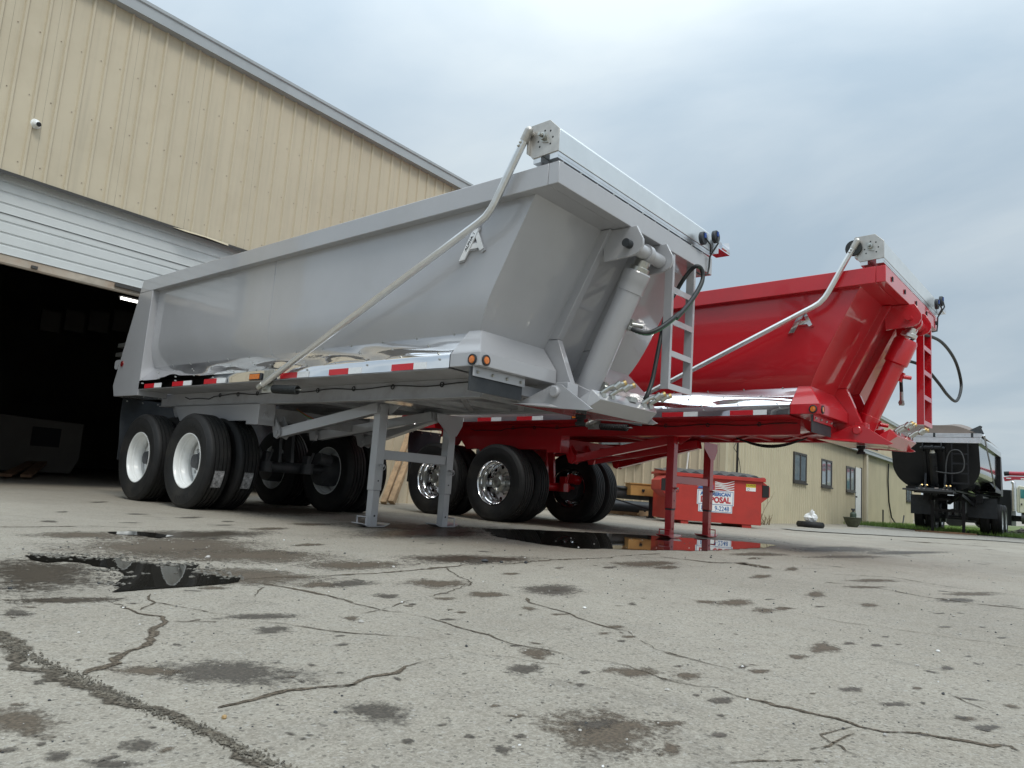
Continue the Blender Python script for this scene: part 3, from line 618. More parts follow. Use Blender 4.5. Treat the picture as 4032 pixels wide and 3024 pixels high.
        for o_, a_ in (((0, .677, 1.385), (-1, 0, 0)), ((.062, .607, 1.385), (0, -1, 0))):
            if far: o_ = (2.44-o_[0], o_[1], o_[2]); a_ = (-a_[0], a_[1], 0)
            c = B(); c.lathe([(.041, -.004), (.041, .012), (.033, .015), (.030, .008), (.0001, .008)], o_, a_, 24); c.build('lamp_grommet', M['flap'], f_)
            c = B(); c.lathe([(.029, .009), (.026, .014), (.0001, .017)], o_, a_, 24); c.build('marker_lens', M['amber'], f_)
        b = B(); b.box(.005, .60, .668, .674, 1.268, 1.337); b2 = mirx(b) if far else b; fl = b2.build('flap_bracket', pm, root)
        b = B(); b.box(-.015, .585, .680, .690, 1.16, 1.332); b2 = mirx(b) if far else b; b2.build('mud_flap', M['flap'], root)
        c = B()
        for i in range(4): c.ball(((.05+.165*i) if not far else 2.44-(.05+.165*i), .664, 1.30), .013, 8)
        c.build('bolt', M['zinc'], fl)
    # rear mud flaps
    for xa in (.10, 1.68):
        b = B(); b.v = []; nz = 8
        for i in range(nz+1):
            z = 1.255-.79*i/nz; bow = .02*math.sin(i*.8)
            for x in (xa, xa+.35, xa+.69): b.v.append((x+(.03*(i/nz)**2 if x == xa else 0), 6.93+bow, z))
        for q in list(b.v): b.v.append((q[0], q[1]+.012, q[2]))
        m_ = 3*(nz+1)
        for i in range(nz):
            for j in range(2):
                a = i*3+j; b.f += [(a, a+1, a+4, a+3), (m_+a, m_+a+3, m_+a+4, m_+a+1)]
            b.f += [(i*3, i*3+3, m_+i*3+3, m_+i*3), (i*3+2, m_+i*3+2, m_+i*3+5, i*3+5)]
        b.build('mud_flap', M['flap'], root)
        c = B()
        for i in range(4): c.ball((xa+.05+.195*i, 6.925, 1.22), .012, 6)
        c.build('bolt', M['zinc'], root)
    # bulkhead channels and hoist brackets
    for xa in (.93, 1.44):
        b = B(); b.add([(x, bky(z)+d, z) for z in (2.584, 1.72) for x, d in ((xa, 0), (xa+.075, 0), (xa+.075, -.095), (xa, -.095))], [(0,1,2,3),(4,7,6,5)]+[(i, (i+1) % 4, 4+(i+1) % 4, 4+i) for i in range(4)])
        o = b.build('bulkhead_channel', pm, root, .004)
        b = B(); b.prism([(bky(1.72), 1.718), (bky(1.72)-.095, 1.718), (.46, 1.33), (.52, 1.24), (.9, 1.25), (.9, 1.5)], 'x', xa+.005, xa+.07); b.build('hinge_gusset', pm, root, .004)
    for xa in (.965, 1.45):
        b = B(); b.prism([(.25, 2.583), (-.055, 2.583), (-.115, 2.47), (-.118, 2.42), (-.09, 2.37), (-.03, 2.345), (.235, 2.33)], 'x', xa, xa+.026)
        o = b.build('hoist_bracket', pm, root, .003)
    b = B(); b.tube([(.90, 0, 2.435), (1.54, 0, 2.435)], .034, 20); b.build('hoist_pin', M['flap'] if kind != 'red' else pm, root)
    b = B(); b.lathe([(.034, 0), (.058, 0), (.058, .22), (.034, .22)], (1.0, 0, 2.435), (1, 0, 0), 24, closed=True); b.lathe([(.034, 0), (.058, 0), (.058, .17), (.034, .17)], (1.275, 0, 2.435), (1, 0, 0), 24, closed=True); b.build('pin_sleeve', pm, root)
    # hoist cylinder
    p0, p1 = Vector((1.22, .0, 2.435)), Vector((1.22, .535, 1.27)); d = (p1-p0).normalized(); Lc = (p1-p0).length
    rt = 1.18 if kind == 'red' else 1.05
    b = B(); b.lathe([(.0001, .155), (.105, .155), (.112, .165), (.112, .245), (.110, .25), (.110, .33), (.104, .335), (.104, Lc-.09), (.12, Lc-.085), (.12, Lc), (.0001, Lc)] if kind != 'red' else [(.0001, .19), (.11, .19), (.125, .22), (.125, .46), (.120, .465), (.104, .475), (.104, Lc-.2), (.112, Lc-.195), (.112, Lc), (.0001, Lc)], p0, d, 40)
    cy = b.build('hoist_cylinder', pm, root, smooth=30)
    b = B(); b.lathe([(.0001, .06), (.062, .06), (.062, .115), (.08, .116), (.084, .12), (.084, .156), (.0001, .157)], p0, d, 32); b.build('cylinder_stage', M['zinc'] if kind != 'red' else M['alu'], cy)
    b = B(); b.lathe([(.036, -.028), (.075, -.028), (.075, .028), (.036, .028)], p0, (1, 0, 0), 24, closed=True); b.beam(p0+d*.06, p0+d*.085, .056, .12, up=(0, 1, 0)); b.build('cylinder_eye', pm, cy)
    for dd in (.62, Lc-.10):
        c = p0+d*dd+Vector((.06, -.105, 0)); b = B(); b.beam(c-d*.05, c+d*.05, .055, .05, up=(0, -1, 0)); b.tube([c+Vector((0, -.02, .0)), c+Vector((.05, -.09, -.01))], .022, 12); b.build('cylinder_port', M['zinc'] if kind == 'grey' else pm, cy)
    # ladder hanging from the front rail
    lx = 1.70; ly = .01
    ld = empty('ladder', (0, 0, 0), 0, root)
    for xa in (lx, lx+.40):
        b = B(); b.box(xa, xa+.035, ly, ly+.012, 1.40, 2.584); b.box(xa, xa+.008, ly+.0125, ly+.075, 1.40, 2.584); b.build('ladder_stile', pm, ld)
    for z in (2.245, 1.965, 1.685, 1.40):
        b = B(); b.box(lx+.036, lx+.399, ly, ly+.012, z, z+.05); b.box(lx+.036, lx+.399, ly+.0125, ly+.06, z+.038, z+.05); b.build('ladder_rung', pm, ld)
    # roll tarp housing
    if kind != 'black':
        h = B(); h.prism([(.014, 2.822), (.014, 2.981), (.099, 3.062), (.255, 3.06), (.262, 2.835), (.24, 2.818)], 'x', .002, 2.44); ho = h.build('tarp_housing', M['housing'], root, .003)
        h = B(); h.prism([(.012, 2.818), (.012, 2.985), (.096, 3.068), (.268, 3.064), (.262, 2.84), (.236, 2.808)], 'x', -.012, 0); h.prism([(.268, 3.064), (.286, 3.05), (.281, 2.85), (.262, 2.84)], 'x', -.03, .05)
        ep = h.build('housing_end_plate', M['plate'], root, .002)
        h = B()
        for y, z in ((.137, 2.996), (.087, 2.982), (.064, 2.93), (.083, 2.885), (.192, 2.926), (.177, 2.884)): h.disc((-.0115, y, z), (-1, 0, 0), .0075, .0012, 10)
        h.build('plate_hole', M['dark'], ep)
        h = B(); h.prism([(.139+.052*math.cos(a)*(1.25 if k % 5 == 0 else .62), 2.946+.062*math.sin(a)*(1 if k % 5 == 0 else .62)) for k, a in enumerate(np.linspace(.9, .9+2*math.pi, 11)[:-1])], 'x', -.022, -.012)
        h.lathe([(.026, 0), (.026, .02), (.018, .022), (.018, .016), (.012, .016), (.012, .055), (.0001, .056)], (-.022, .139, 2.946), (-1, 0, 0), 20); h.build('roller_bearing', M['zinc'], ep)
        h = B(); h.box(-.004, 2.46, .016, .085, 2.772, 2.8165); h.box(-.004, 2.46, .165, .232, 2.772, 2.8165); h.box(-.004, 2.46, .014, .0155, 2.79, 2.80); h.build('tarp_track', M['alu'], root)
        for i in range(6):
            h = B(); x = .06+.44*i; h.box(x, x+.012, .02, .21, 2.7475, 2.7715); h.build('track_clip', pm, root)
        h = B()
        for i in range(5): h.ball((.28+.44*i, .014, 2.762), .011, 6)
        h.build('track_bolt', M['zinc'], root)
        if kind == 'red':
            for i in range(5):
                h = B(); h.beam((.24+.52*i, -.004, 2.665), (.24+.52*i, -.010, 2.665), .04, .045); h.build('rail_plug', M['dark'], root)
        # tarp motor bracket and its two caps at the far end
        h = B(); h.prism([(-.045, 2.80), (-.045, 2.90), (.02, 2.98), (.16, 2.98), (.20, 2.80)], 'x', 2.462, 2.47); h.box(2.47, 2.74, -.04, .10, 2.86, 2.87); h.prism([(-.04, 2.87), (-.03, 2.99), (.08, 3.0), (.10, 2.87)], 'x', 2.74, 2.748); h.tube([(2.60, .03, 2.92), (2.74, .03, 2.92)], .055, 20); h.build('motor_bracket', M['chrome'], root)
        for x, z in ((2.13, 2.845), (2.39, 2.94)):
            h = B(); h.lathe([(.0001, .0), (.055, .0), (.06, -.006), (.06, -.034), (.0001, -.036)], (x, -.068, z), (0, -1, 0), 24); c_ = h.build('motor_cap', M['flap'], root)
            h = B(); h.box(x-.012, x+.012, -.078, -.0685, z, z+.045); h.build('cable_plug', M['blueplug'], c_)
        h = B(); h.tube([(2.39, -.072, 2.93), (2.36, -.09, 2.86), (2.345, -.06, 2.80), (2.345, -.02, 2.74), (2.345, -.016, 2.64), (2.33, -.012, 2.57), (2.24, .02, 2.545), (2.1, .04, 2.56)], .008, 8); h.tube([(2.14, -.075, 2.84), (2.2, -.09, 2.80), (2.33, -.03, 2.76)], .007, 8); h.build('motor_cable', M['hose'], root)
        # tarp arm
        arm = [(-.055, 3.425, 1.262), (-.055, .80, 2.352), (-.055, .67, 2.405), (-.055, .61, 2.437), (-.055, .56, 2.485), (-.055, .525, 2.535), (-.055, .27, 2.975)]
        h = B(); h.tube(arm, .028, 8); ar = h.build('tarp_arm', M['alu'], root)
        h = B(); h.tube([(-.055, .29, 2.94), (-.055, .252, 3.005)], .032, 14); h.ball((-.055, .250, 3.008), .032, 10); h.tube([(-.055, .252, 3.0), (-.01, .252, 3.0)], .016, 10); h.build('arm_socket', M['plate'], ar)
        h = B(); h.ball((-.083, .315, 2.90), .011, 8); h.ball((-.083, .30, 2.868+.055), .011, 8); h.build('bolt', M['zinc'], ar)
        h = B(); h.tube([(-.055, 3.435, 1.258), (-.055, 3.37, 1.285)], .031, 12); h.build('arm_collar', M['zinc'], ar)
        h = B(); h.box(-.022, -.014, 3.25, 3.43, 1.21, 1.43); h.box(-.05, -.0225, 3.34, 3.38, 1.24, 1.29); h.build('arm_bracket', M['zinc'], root)
        h = B(); k = 190; h.tube([(.0+.035*math.cos(i*.55), 3.26-.40*i/k, 1.245-.02*i/k+.035*math.sin(i*.55)) for i in range(k+1)], .0085, 6); h.build('return_spring', M['hose'], root)
        h = B(); h.tube([(0, 3.28, 1.245), (0, 2.80, 1.222)], .010, 8); h.build('spring_rod', M['zinc'], root)
        if kind == 'red':
            h = B(); h.lathe([(.075, -.02), (.08, 0), (.075, .02), (.03, .022), (.03, -.022)], (-.03, .29, 2.95), (1, .1, 0), 24, closed=True); h.build('rubber_bumper', M['hose'], root)
        # emblem on the side sheet
        em = empty('side_emblem', (0, 0, 0), 0, root)
        q = lambda P_, d0, d1: B().prism([(y, z) for y, z in P_], 'x', .0785-d1, .0785-d0)
        Ls = [(.963, 2.182), (.905, 2.186), (.786, 2.394), (.790, 2.43), (.842, 2.405)]; Rs = [(.783, 2.388), (.718, 2.25), (.750, 2.234), (.771, 2.262), (.783, 2.30), (.806, 2.350)]; Cs = [(.785, 2.302), (.833, 2.302), (.856, 2.262), (.771, 2.262)]
        bp_ = B()
        for P_ in (Ls, Rs, Cs):
            cx = sum(y for y, z in P_)/len(P_); cz = sum(z for y, z in P_)/len(P_)
            bp_.prism([(y+(.013 if y > cx else -.013), z+(.013 if z > cz else -.013)) for y, z in P_], 'x', .0655, .079)
        bp_.build('emblem_base', pm, em)
        fm = M['alloy'] if kind == 'red' else M['tapewhite']
        for i, P_ in enumerate((Ls, Rs, Cs)): q(P_, .0135+.001*i, .019+.002*(2-i)).build('emblem_stroke', fm, em)
        if kind == 'grey':
            b = B(); e1 = Vector((0, .803-.905, 2.39-2.22)).normalized(); nrm = Vector((-1, 0, 0)); put_text(b, 'ALPHA 1', .036, (.0545, .858, 2.322), e1, nrm.cross(e1), .0012, sx=1.15, bold=.0); b.build('emblem_lettering', M['dark'], em)
    # nose: upper coupler plate with air couplings, kingpin
    b = B(); b.v = [(.80,.08,1.190),(1.66,.08,1.190),(1.70,.19,1.100),(.74,.19,1.100),(.76,.14,1.262),(.78,.32,1.16),(1.70,.32,1.16),(1.70,.14,1.262),(.62,.85,1.150),(1.84,.85,1.150),(.72,.40,1.12),(1.74,.40,1.12),(.80,.10,1.20),(1.66,.10,1.20)]
    b.f = [(0,1,2,3),(3,2,11,10),(10,11,9,8),(0,3,4),(1,7,2),(3,10,5,4),(2,7,6,11),(0,4,7,1),(4,5,6,7),(5,10,8),(6,9,11),(5,8,9,6)]
    nz_ = b.build('coupler_nose', pm, root, .004)
    b = B(); b.lathe([(.045, 0), (.045, -.03), (.03, -.035), (.03, -.06), (.045, -.065), (.045, -.09), (.0001, -.09)], (1.22, .55, 1.125), (0, 0, 1), 20); b.build('kingpin', M['dark'], nz_)
    for x in (.86, .99, 1.48, 1.58):
        c = Vector((x, .12, 1.245)); b = B(); b.tube([c, c+Vector((.03, -.05, .045)), c+Vector((.06, -.10, .07))], .018, 10); b.tube([c+Vector((.05, -.085, .045)), c+Vector((.075, -.12, .085))], .027, 10); b.tube([c+Vector((.08, -.125, .075)), c+Vector((.09, -.14, .085))], .021, 8); b.beam(c+Vector((-.02, .0, -.02)), c+Vector((.03, 0, -.01)), .05, .03); o = b.build('air_coupling', M['zinc'], nz_)
        b = B(); b.tube([c+Vector((.088, -.137, .083)), c+Vector((.10, -.15, .094))], .023, 10); b.build('coupling_seal', M['brass'], o)
    b = B(); b.box(1.26, 1.36, .10, .15, 1.235, 1.275); b.build('socket_box', M['zinc'], nz_)
    for xa, xn in ((.72, 0), (1.70, 1)):
        b = B(); b.prism([(.86, 1.152), (.49, 1.300), (.40, 1.300), (.10, 1.105), (.15, 1.095), (.5, 1.12)], 'x', xa, xa+.022); hp = b.build('hinge_plate', pm, root, .003)
        b = B(); b.lathe([(.0001, .03), (.036, .03), (.046, .02), (.046, 0), (.0001, 0)], (xa if not xn else xa+.022, .455, 1.245), (-1 if not xn else 1, 0, 0), 20); b.build('hinge_pin', pm, hp)
        b = B(); b.box(xa+.06, xa+.20, .38, .50, 1.22, 1.33) if not xn else b.box(xa-.18, xa-.04, .38, .50, 1.22, 1.33); b.build('hinge_block', pm, hp, .006)
    # suspension boxes, draft arms
    for sgn in (0, 1):
        fx = (lambda x: x) if not sgn else (lambda x: 2.50-x)
        xs_ = sorted((fx(.40), fx(.60)))
        b = B(); b.prism([(4.16, 1.185), (4.16, .95), (4.40, .95), (4.40, .99), (5.95, .99), (6.15, 1.185)], 'x', *xs_); sb = b.build('suspension_box', pm, root, .005)
        if kind == 'grey' and not sgn:
            c = B(); put_text(c, 'A', .12, (.49, 4.155, 1.075), (1, 0, 0), (0, 0, 1), .004); c.build('box_letter', pm, sb)
        for xa in (.615, .72):
            xx = sorted((fx(xa), fx(xa+.02))); b = B(); b.prism([(4.30, 1.15), (4.22, 1.10), (4.07, .93), (4.06, .86), (4.11, .82), (4.17, .84), (4.22, .95), (4.34, .98)], 'x', *xx); b.build('hanger_plate', pm, root)
        b = B(); b.tube([(fx(.60), 4.115, .88), (fx(.76), 4.115, .88)], .03, 14); b.build('hanger_pin', pm, root)
        b = B(); b.beam((fx(.675), 4.12, .885), (fx(.86), 2.72, 1.165), .085, .105); b.build('draft_arm', pm, root, .004)
        b = B(); b.prism([(6.15, 1.2), (6.45, 1.2), (6.36, 1.07), (6.33, 1.05), (6.27, 1.05), (6.24, 1.07)], 'x', *sorted((fx(.52), fx(.54)))); b.build('hanger_tab', pm, root)
    b = B(); b.beam((1.16, 4.1, .90), (1.62, 2.75, 1.17), .08, .10); b.build('draft_arm', pm, root, .004)
    b = B(); b.prism([(4.18, 1.10), (4.04, .90), (4.06, .84), (4.14, .84), (4.24, 1.1)], 'x', 1.06, 1.10); b.build('hanger_plate', pm, root)
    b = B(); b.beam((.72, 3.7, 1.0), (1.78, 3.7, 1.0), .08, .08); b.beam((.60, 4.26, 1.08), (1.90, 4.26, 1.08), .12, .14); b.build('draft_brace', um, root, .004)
    # wiring under the lip
    b = B(); b.tube([(.41, y, 1.288+.010*math.sin(y*7)-(.035 if 5.2 < y < 5.9 else 0)) for y in np.arange(.98, 6.0, .12)], .0055, 6)
    for y in (1.4, 2.02, 2.575, 3.142, 4.25, 4.65, 5.05): b.tube([(.408, y+.02*math.cos(a), 1.288+.02*math.sin(a)) for a in np.linspace(0, 6.28, 12)], .005, 6)
    b.build('wiring_loom', M['hose'], root)
    if kind == 'grey':
        for cm, dz in (('wirered', 0), ('wiregreen', -.02)):
            b = B(); b.tube([(.85, 4.15-t*1.3, 1.17+dz*math.sin(3.14*t)-.15*math.sin(3.14*t)) for t in np.linspace(0, 1, 12)], .006, 6); b.build('air_line', M[cm], root)
    if kind == 'red':
        for k in range(3):
            b = B(); b.tube([(.95, 1.9-t*.85, 1.19-(.085+.012*k)*math.sin(3.14*t)) for t in np.linspace(0, 1, 14)], .008, 6); b.build('air_line', M['hose'], root)
    # landing legs, axles, wheels stand on the ground: not pitched
    gl = P['leg_g']; top = mp(Vector((0, 2.72, 1.203))).z
    lg = []
    for i, (lxx, lyy) in enumerate(P['legs']):
        le = empty('landing_leg', (lxx, lyy, 0), 0, root); lg.append(le)
        b = MB(); b.box(-.05, .05, -.05, .05, gl+.355, top); b.build('outer_tube', pm, le, .004)
        b = MB(); b.box(-.042, .042, -.042, .042, gl+.014, gl+.354); b.build('inner_tube', pm, le, .003)
        if kind == 'red':
            b = MB(); b.box(-.045, .045, -.045, .045, gl+.335, gl+.3545); b.build('grease_band', M['axle'], le)
        b = MB(); sd_ = -1 if i == 0 else 1
        b.v = [(-.17,-.085,gl+.035),(-.10,-.085,gl+.008),(.10,-.085,gl+.008),(.17,-.085,gl+.035),(-.17,.085,gl+.035),(-.10,.085,gl+.008),(.10,.085,gl+.008),(.17,.085,gl+.035)]
        b.f = [(0,1,5,4),(1,2,6,5),(2,3,7,6)]; off = len(b.v); b.v += [(x, y, z+.008) for x, y, z in b.v]; b.f += [tuple(j+off for j in reversed(f)) for f in b.f]+[(0,8,9,1),(1,9,10,2),(2,10,11,3),(4,5,13,12),(5,6,14,13),(6,7,15,14),(0,4,12,8),(3,11,15,7)]
        # carrying loop at the foot
        hx = sd_*.115; b.tube([(hx, -.07, gl+.02), (hx, -.07, gl+.10), (hx, .07, gl+.10), (hx, .07, gl+.02)], .009, 8)
        b.build('foot', pm, le)
        b = MB(); b.disc((.0, -.0505, gl+.45), (0, -1, 0), .008, .002, 10); b.disc((0, -.0425, gl+.11), (0, -1, 0), .010, .002, 10); b.build('pin_hole', M['dark'], le)
        b = MB(); b.tube([(.02, -.05, gl+.60), (.02, -.085, gl+.60)], .012, 10); b.tube([(.02+.028*math.cos(a), -.08, gl+.585+.028*math.sin(a)) for a in np.linspace(0, 6.28, 14)], .004, 6); b.build('locking_pin', M['zinc'] if kind == 'red' else pm, le)
        b = MB(); b.prism([(-.05, top), (-.05, top-.06), (-.07, top-.10), (-.21, top-.01), (-.21, top)] if i == 0 else [(-.26, top), (-.25, top-.08), (-.06, top-.22), (.06, top-.22), (.14, top-.10), (.14, top)], 'y' if i else 'x', -.055 if i else .052, -.052+.0 if i else .06)
        b.build('leg_gusset', pm, le)
    (xa, ya), (xb, yb) = P['legs']
    b = MB(); b.beam((xa+.051, ya, gl+.71), (xb-.051, yb, gl+.71), .07, .095); b.build('leg_crossbar', pm, root, .004)
    zc = P['wheel_g']+.515
    cm = M['axle'] if kind != 'red' else M['red']
    for yy in P['axles']:
        axp = empty('axle', (0, 0, 0), 0, root)
        b = MB(); b.tube([(.45, yy, zc), (2.05, yy, zc)], .065, 20); b.build('axle_beam', cm, axp)
        for xx, sg in ((.95, -1), (1.52, 1)):
            b = MB(); b.tube([(xx, yy-.13, zc+.06), (xx+.0, yy-.13, zc-.06)], .075, 16, rr=None); b.tube([(xx, yy-.12, zc+.0), (xx+sg*.42, yy-.10, zc-.0)], .022, 10); b.box(xx-.03, xx+.03, yy-.16, yy-.06, zc-.05, zc+.16); b.tube([(xx+.12*sg, yy-.15, zc+.14), (xx+.3*sg, yy-.15, zc+.12)], .075, 16); b.tube([(xx+.05, yy-.16, zc+.20), (xx-.02, yy-.16, zc-.02)], .016, 8); b.build('brake_chamber', cm, axp)
            b = MB(); b.prism([(yy-.1, zc+.06), (yy+.1, zc+.06), (yy+.05, zc+.55), (yy-.05, zc+.55)], 'x', xx-.20*sg-.02, xx-.20*sg+.02); b.build('spring_hanger', cm, axp)
        for xx, sg in ((.62, -1), (1.90, 1)):
            b = MB(); b.lathe([(.07, -.12), (.19, -.11), (.20, -.02), (.20, .1), (.0001, .1)], (xx, yy, zc), (sg, 0, 0), 28); b.build('brake_drum', M['axle'], axp)
        styles = P['style']
        for xx, sg in ((P['xt']+.145, -1), (P['xt']+.485, 1), (2.535-P['xt']-.485+P.get('xo', 0), -1), (2.535-P['xt']-.145+P.get('xo', 0), 1)):
            wl = make_wheel(root, (xx, yy, zc), sg, .3, styles)
            if kind == 'grey' and yy == P['axles'][0] and xx < 1.2:
                b = MB(); A0 = 2.62; b.lathe([(.5265, .050), (.5265, -.058)], (0, 0, 0), (-1, 0, 0), 10, A0, A0+.36); b.build('tread_label', M['sticker'], wl)
                if sg == -1:
                    b = MB()
                    for word, am, rd, st, sz in (('AS673', R(118), .40, -R(9.2), .075), ('ISUN', R(262), .41, R(11.5), .085)):
                        for i_, ch in enumerate(word):
                            a = am+st*(i_-(len(word)-1)/2)*(1); up = Vector((0, math.cos(a), math.sin(a))); c = Vector((-.1425, 0, 0))+up*rd; tv = Vector((-1, 0, 0))
                            if st < 0: e1, e2 = Vector((0, math.sin(a), -math.cos(a))), up
                            else: e1, e2 = Vector((0, math.sin(a), -math.cos(a))), up
                            put_text(b, ch, sz, c, -e1 if e1.cross(e2).x > 0 else e1, e2, .002)
                    b.build('sidewall_lettering', M['dark'], wl)
    return root, mp

gt, gmp = dump_trailer('grey', (0, 0, 0), 0, M['grey'], 1, 1, 0, 0,
    dict(legs=((.905, 2.745), (1.855, 2.72)), leg_g=0, axles=(4.937, 6.173), wheel_g=.0, xt=.036, style='white'))
tag(gt, 'glossy grey half-round dump trailer with white wheels, nearest the camera', 'dump trailer')
S = .962
rt_, rmp = dump_trailer('red', (3.531, -1.244, 0), R(-.6), M['red'], S, S, .043, -.015,
    dict(legs=((.82, 2.56+.045), (1.83, 2.56+.045)), leg_g=0, axles=(5.064*S, 6.339*S), wheel_g=0, xt=.060, style='alloy', xo=-.07))
tag(rt_, 'glossy red half-round dump trailer with polished wheels beside the grey one', 'dump trailer')
bt, bmp = dump_trailer('black', (20.5, 2.63, -.055), R(-88.6), M['black'], 1, .85, .035+.036, 0,
    dict(legs=((.75, 3.05), (1.62, 3.05)), leg_g=.01, axles=(4.73, 5.95), wheel_g=.0, xt=.0, style='white'))
tag(bt, 'black dump trailer seen head-on by the cream wing, taupe tarp over its load', 'dump trailer')

# hydraulic hoses
def hose(root, pts, r_, couple=True, green=False):
    P = [Vector(p) for p in pts]; Q = []
    for i in range(len(P)-1):
        p0, p1, p2, p3 = P[max(i-1, 0)], P[i], P[i+1], P[min(i+2, len(P)-1)]
        for k in range(6):
            t = k/6; Q.append(.5*((2*p1)+(p2-p0)*t+(2*p0-5*p1+4*p2-p3)*t*t+(3*p1-p0-3*p2+p3)*t**3))
    Q.append(P[-1]); inv = root.matrix_basis.inverted() if root else Matrix()
    bpy.context.view_layer.update(); inv = root.matrix_world.inverted(); Q = [inv @ q for q in Q]
    b = MB(); b.tube(Q, r_, 12); h = b.build('hydraulic_hose', M['hose'], root)
    if green:
        b = MB(); b.tube([q+Vector((.004, -.006, -.012)) for q in Q[4:int(len(Q)*.55)]], r_*.55, 8); b.build('hose_print', M['green'], h)
    b = MB(); b.tube(Q[:4], r_*1.25, 12); b.build('hose_ferrule', M['zinc'], h)
    return h, Q
z4 = lambda a, b: (2200+a*.226, 1200+b*.226); r5 = lambda a, b: (2500+a*.27125, 850+b*.27125); r6 = lambda a, b: (2200+a*.27125, 1400+b*.27125)
gp = [(z4(1230,400), .14), (z4(1350,455), .08), (z4(1520,490), .02), (z4(1700,440), -.04), (z4(1900,310), -.08), (z4(2100,150), -.10), (r5(600,1480), -.10), (r5(800,1250), -.10), (r5(930,1050), -.10), (r5(985,900), -.10), (r5(965,770), -.09), (r5(890,730), -.06), (r5(800,800), .0), (r5(700,930), .06), (r5(610,1080), .12), (r5(500,1270), .14), (r5(430,1500), .12), (r6(1430,0), .10), (r6(1360,350), .10), (r6(1290,560), .10), (r6(1250,640), .12)]
hose(gt, [U(*p, y) for p, y in gp], .0185, green=True)
rz4 = lambda a, b: (3300+a*.3617, 1200+b*.3617)
rp_ = [((700,600), -.93), ((860,640), -1.05), ((980,720), -1.15), ((1100,860), -1.22), ((1190,980), -1.25), ((1280,1050), -1.28), ((1330,960), -1.3), ((1335,820), -1.3), ((1270,600), -1.3), ((1130,410), -1.28), ((960,335), -1.22), ((850,355), -1.12), ((770,410), -1.05), ((700,520), -1.0), ((672,650), -.98), ((682,800), -.98), ((690,950), -.98)]
hh_, hq = hose(rt_, [U(*rz4(*p), y) for p, y in rp_], .0185)
b = MB(); b.tube([hq[-1], hq[-1]+Vector((0, 0, -.11))], .02, 10); b.tube([hq[-1]+Vector((-.05, 0, -.13)), hq[-1]+Vector((.05, 0, -.13))], .024, 10); b.tube([hq[-1]+Vector((0, 0, -.1)), hq[-1]+Vector((0, 0, -.155))], .028, 10); b.build('hose_coupling', M['zinc'], hh_)
# black trailer: loop hose, aluminium rail cap, load under a tarp, front flaps
def blk(p): return bmp(Vector(p))
b = MB(); Q = [blk(p) for p in ((1.30, .15, 1.75), (1.45, .05, 1.72), (1.75, -.02, 1.70), (1.98, -.05, 1.78), (2.03, -.05, 2.05), (1.95, -.05, 2.32), (1.80, -.04, 2.38), (1.66, 0, 2.30), (1.58, .03, 2.05), (1.56, .03, 1.7), (1.55, .03, 1.42))]
Q2 = []
for i in range(len(Q)-1):
    p0, p1, p2, p3 = Q[max(i-1, 0)], Q[i], Q[i+1], Q[min(i+2, len(Q)-1)]
    for k in range(5):
        t = k/5; Q2.append(.5*((2*p1)+(p2-p0)*t+(2*p0-5*p1+4*p2-p3)*t*t+(3*p1-p0-3*p2+p3)*t**3))
b.tube(Q2, .018, 8); b.build('hydraulic_hose', M['pipe'], bt)
b = MB(bmp)
for z in (2.752, 2.79, 2.828): b.box(-.02, 2.46, -.03, .02, z, z+.033)
rc = b.build('tarp_rail', M['alu'], bt)
for x in (.35, 1.25, 2.2):
    b = MB(bmp); b.box(x, x+.06, -.036, -.0305, 2.745, 2.87); b.build('rail_clamp', M['flap'], rc)
b = MB(bmp); nx, ny = 14, 12
for j in range(ny+1):
    for i in range(nx+1):
        x = 2.40*i/nx+.02; y = .03+6.4*j/ny; e = min(1, min(i, nx-i)/4.5); fz = 2.84+.36*math.sin(e*math.pi/2)**.7+(.05*math.sin(i*.5+1))*e
        if j == 0: fz = 2.82+.28*math.sin(e*math.pi/2)
        b.v.append((x, y+(-.0 if j else 0), fz))
b.f = [(j*(nx+1)+i, j*(nx+1)+i+1, (j+1)*(nx+1)+i+1, (j+1)*(nx+1)+i) for j in range(ny) for i in range(nx)]
off = len(b.v); b.v += [(2.40*i/nx+.02, .03, 2.80) for i in range(nx+1)]; b.f += [(i, off+i, off+i+1, i+1) for i in range(nx)]
b.build('load_tarp', M['tarp'], bt)
b = MB(bmp); b.v = [(2.10,.04,2.93),(2.42,.05,3.10),(2.46,.25,3.08),(2.52,.04,2.85),(2.36,.0,2.85),(2.36,.3,2.86)]; b.f = [(0,4,3,1),(1,3,5,2),(0,1,2),(0,2,5,4)]; b.build('tarp_flap', M['flap'], bt)
for xa in (-.05, 1.62):
    b = MB(); b.box(xa, xa+.82, 3.98, 4.0, .55, 1.20); b.build('mud_flap', M['flap'], bt)
b = MB(bmp); b.box(.45, 1.75, -.12, -.02, 1.16, 1.21); b.box(.45, 1.75, -.02, .25, 1.20, 1.21); b.build('step_plate', M['pipe'], bt)
b = MB(bmp); b.tube([(2.52, 3.0, 1.42), (2.52, .5, 2.55), (2.52, .02, 2.82)], .02, 8); b.build('tarp_arm', M['alu'], bt)

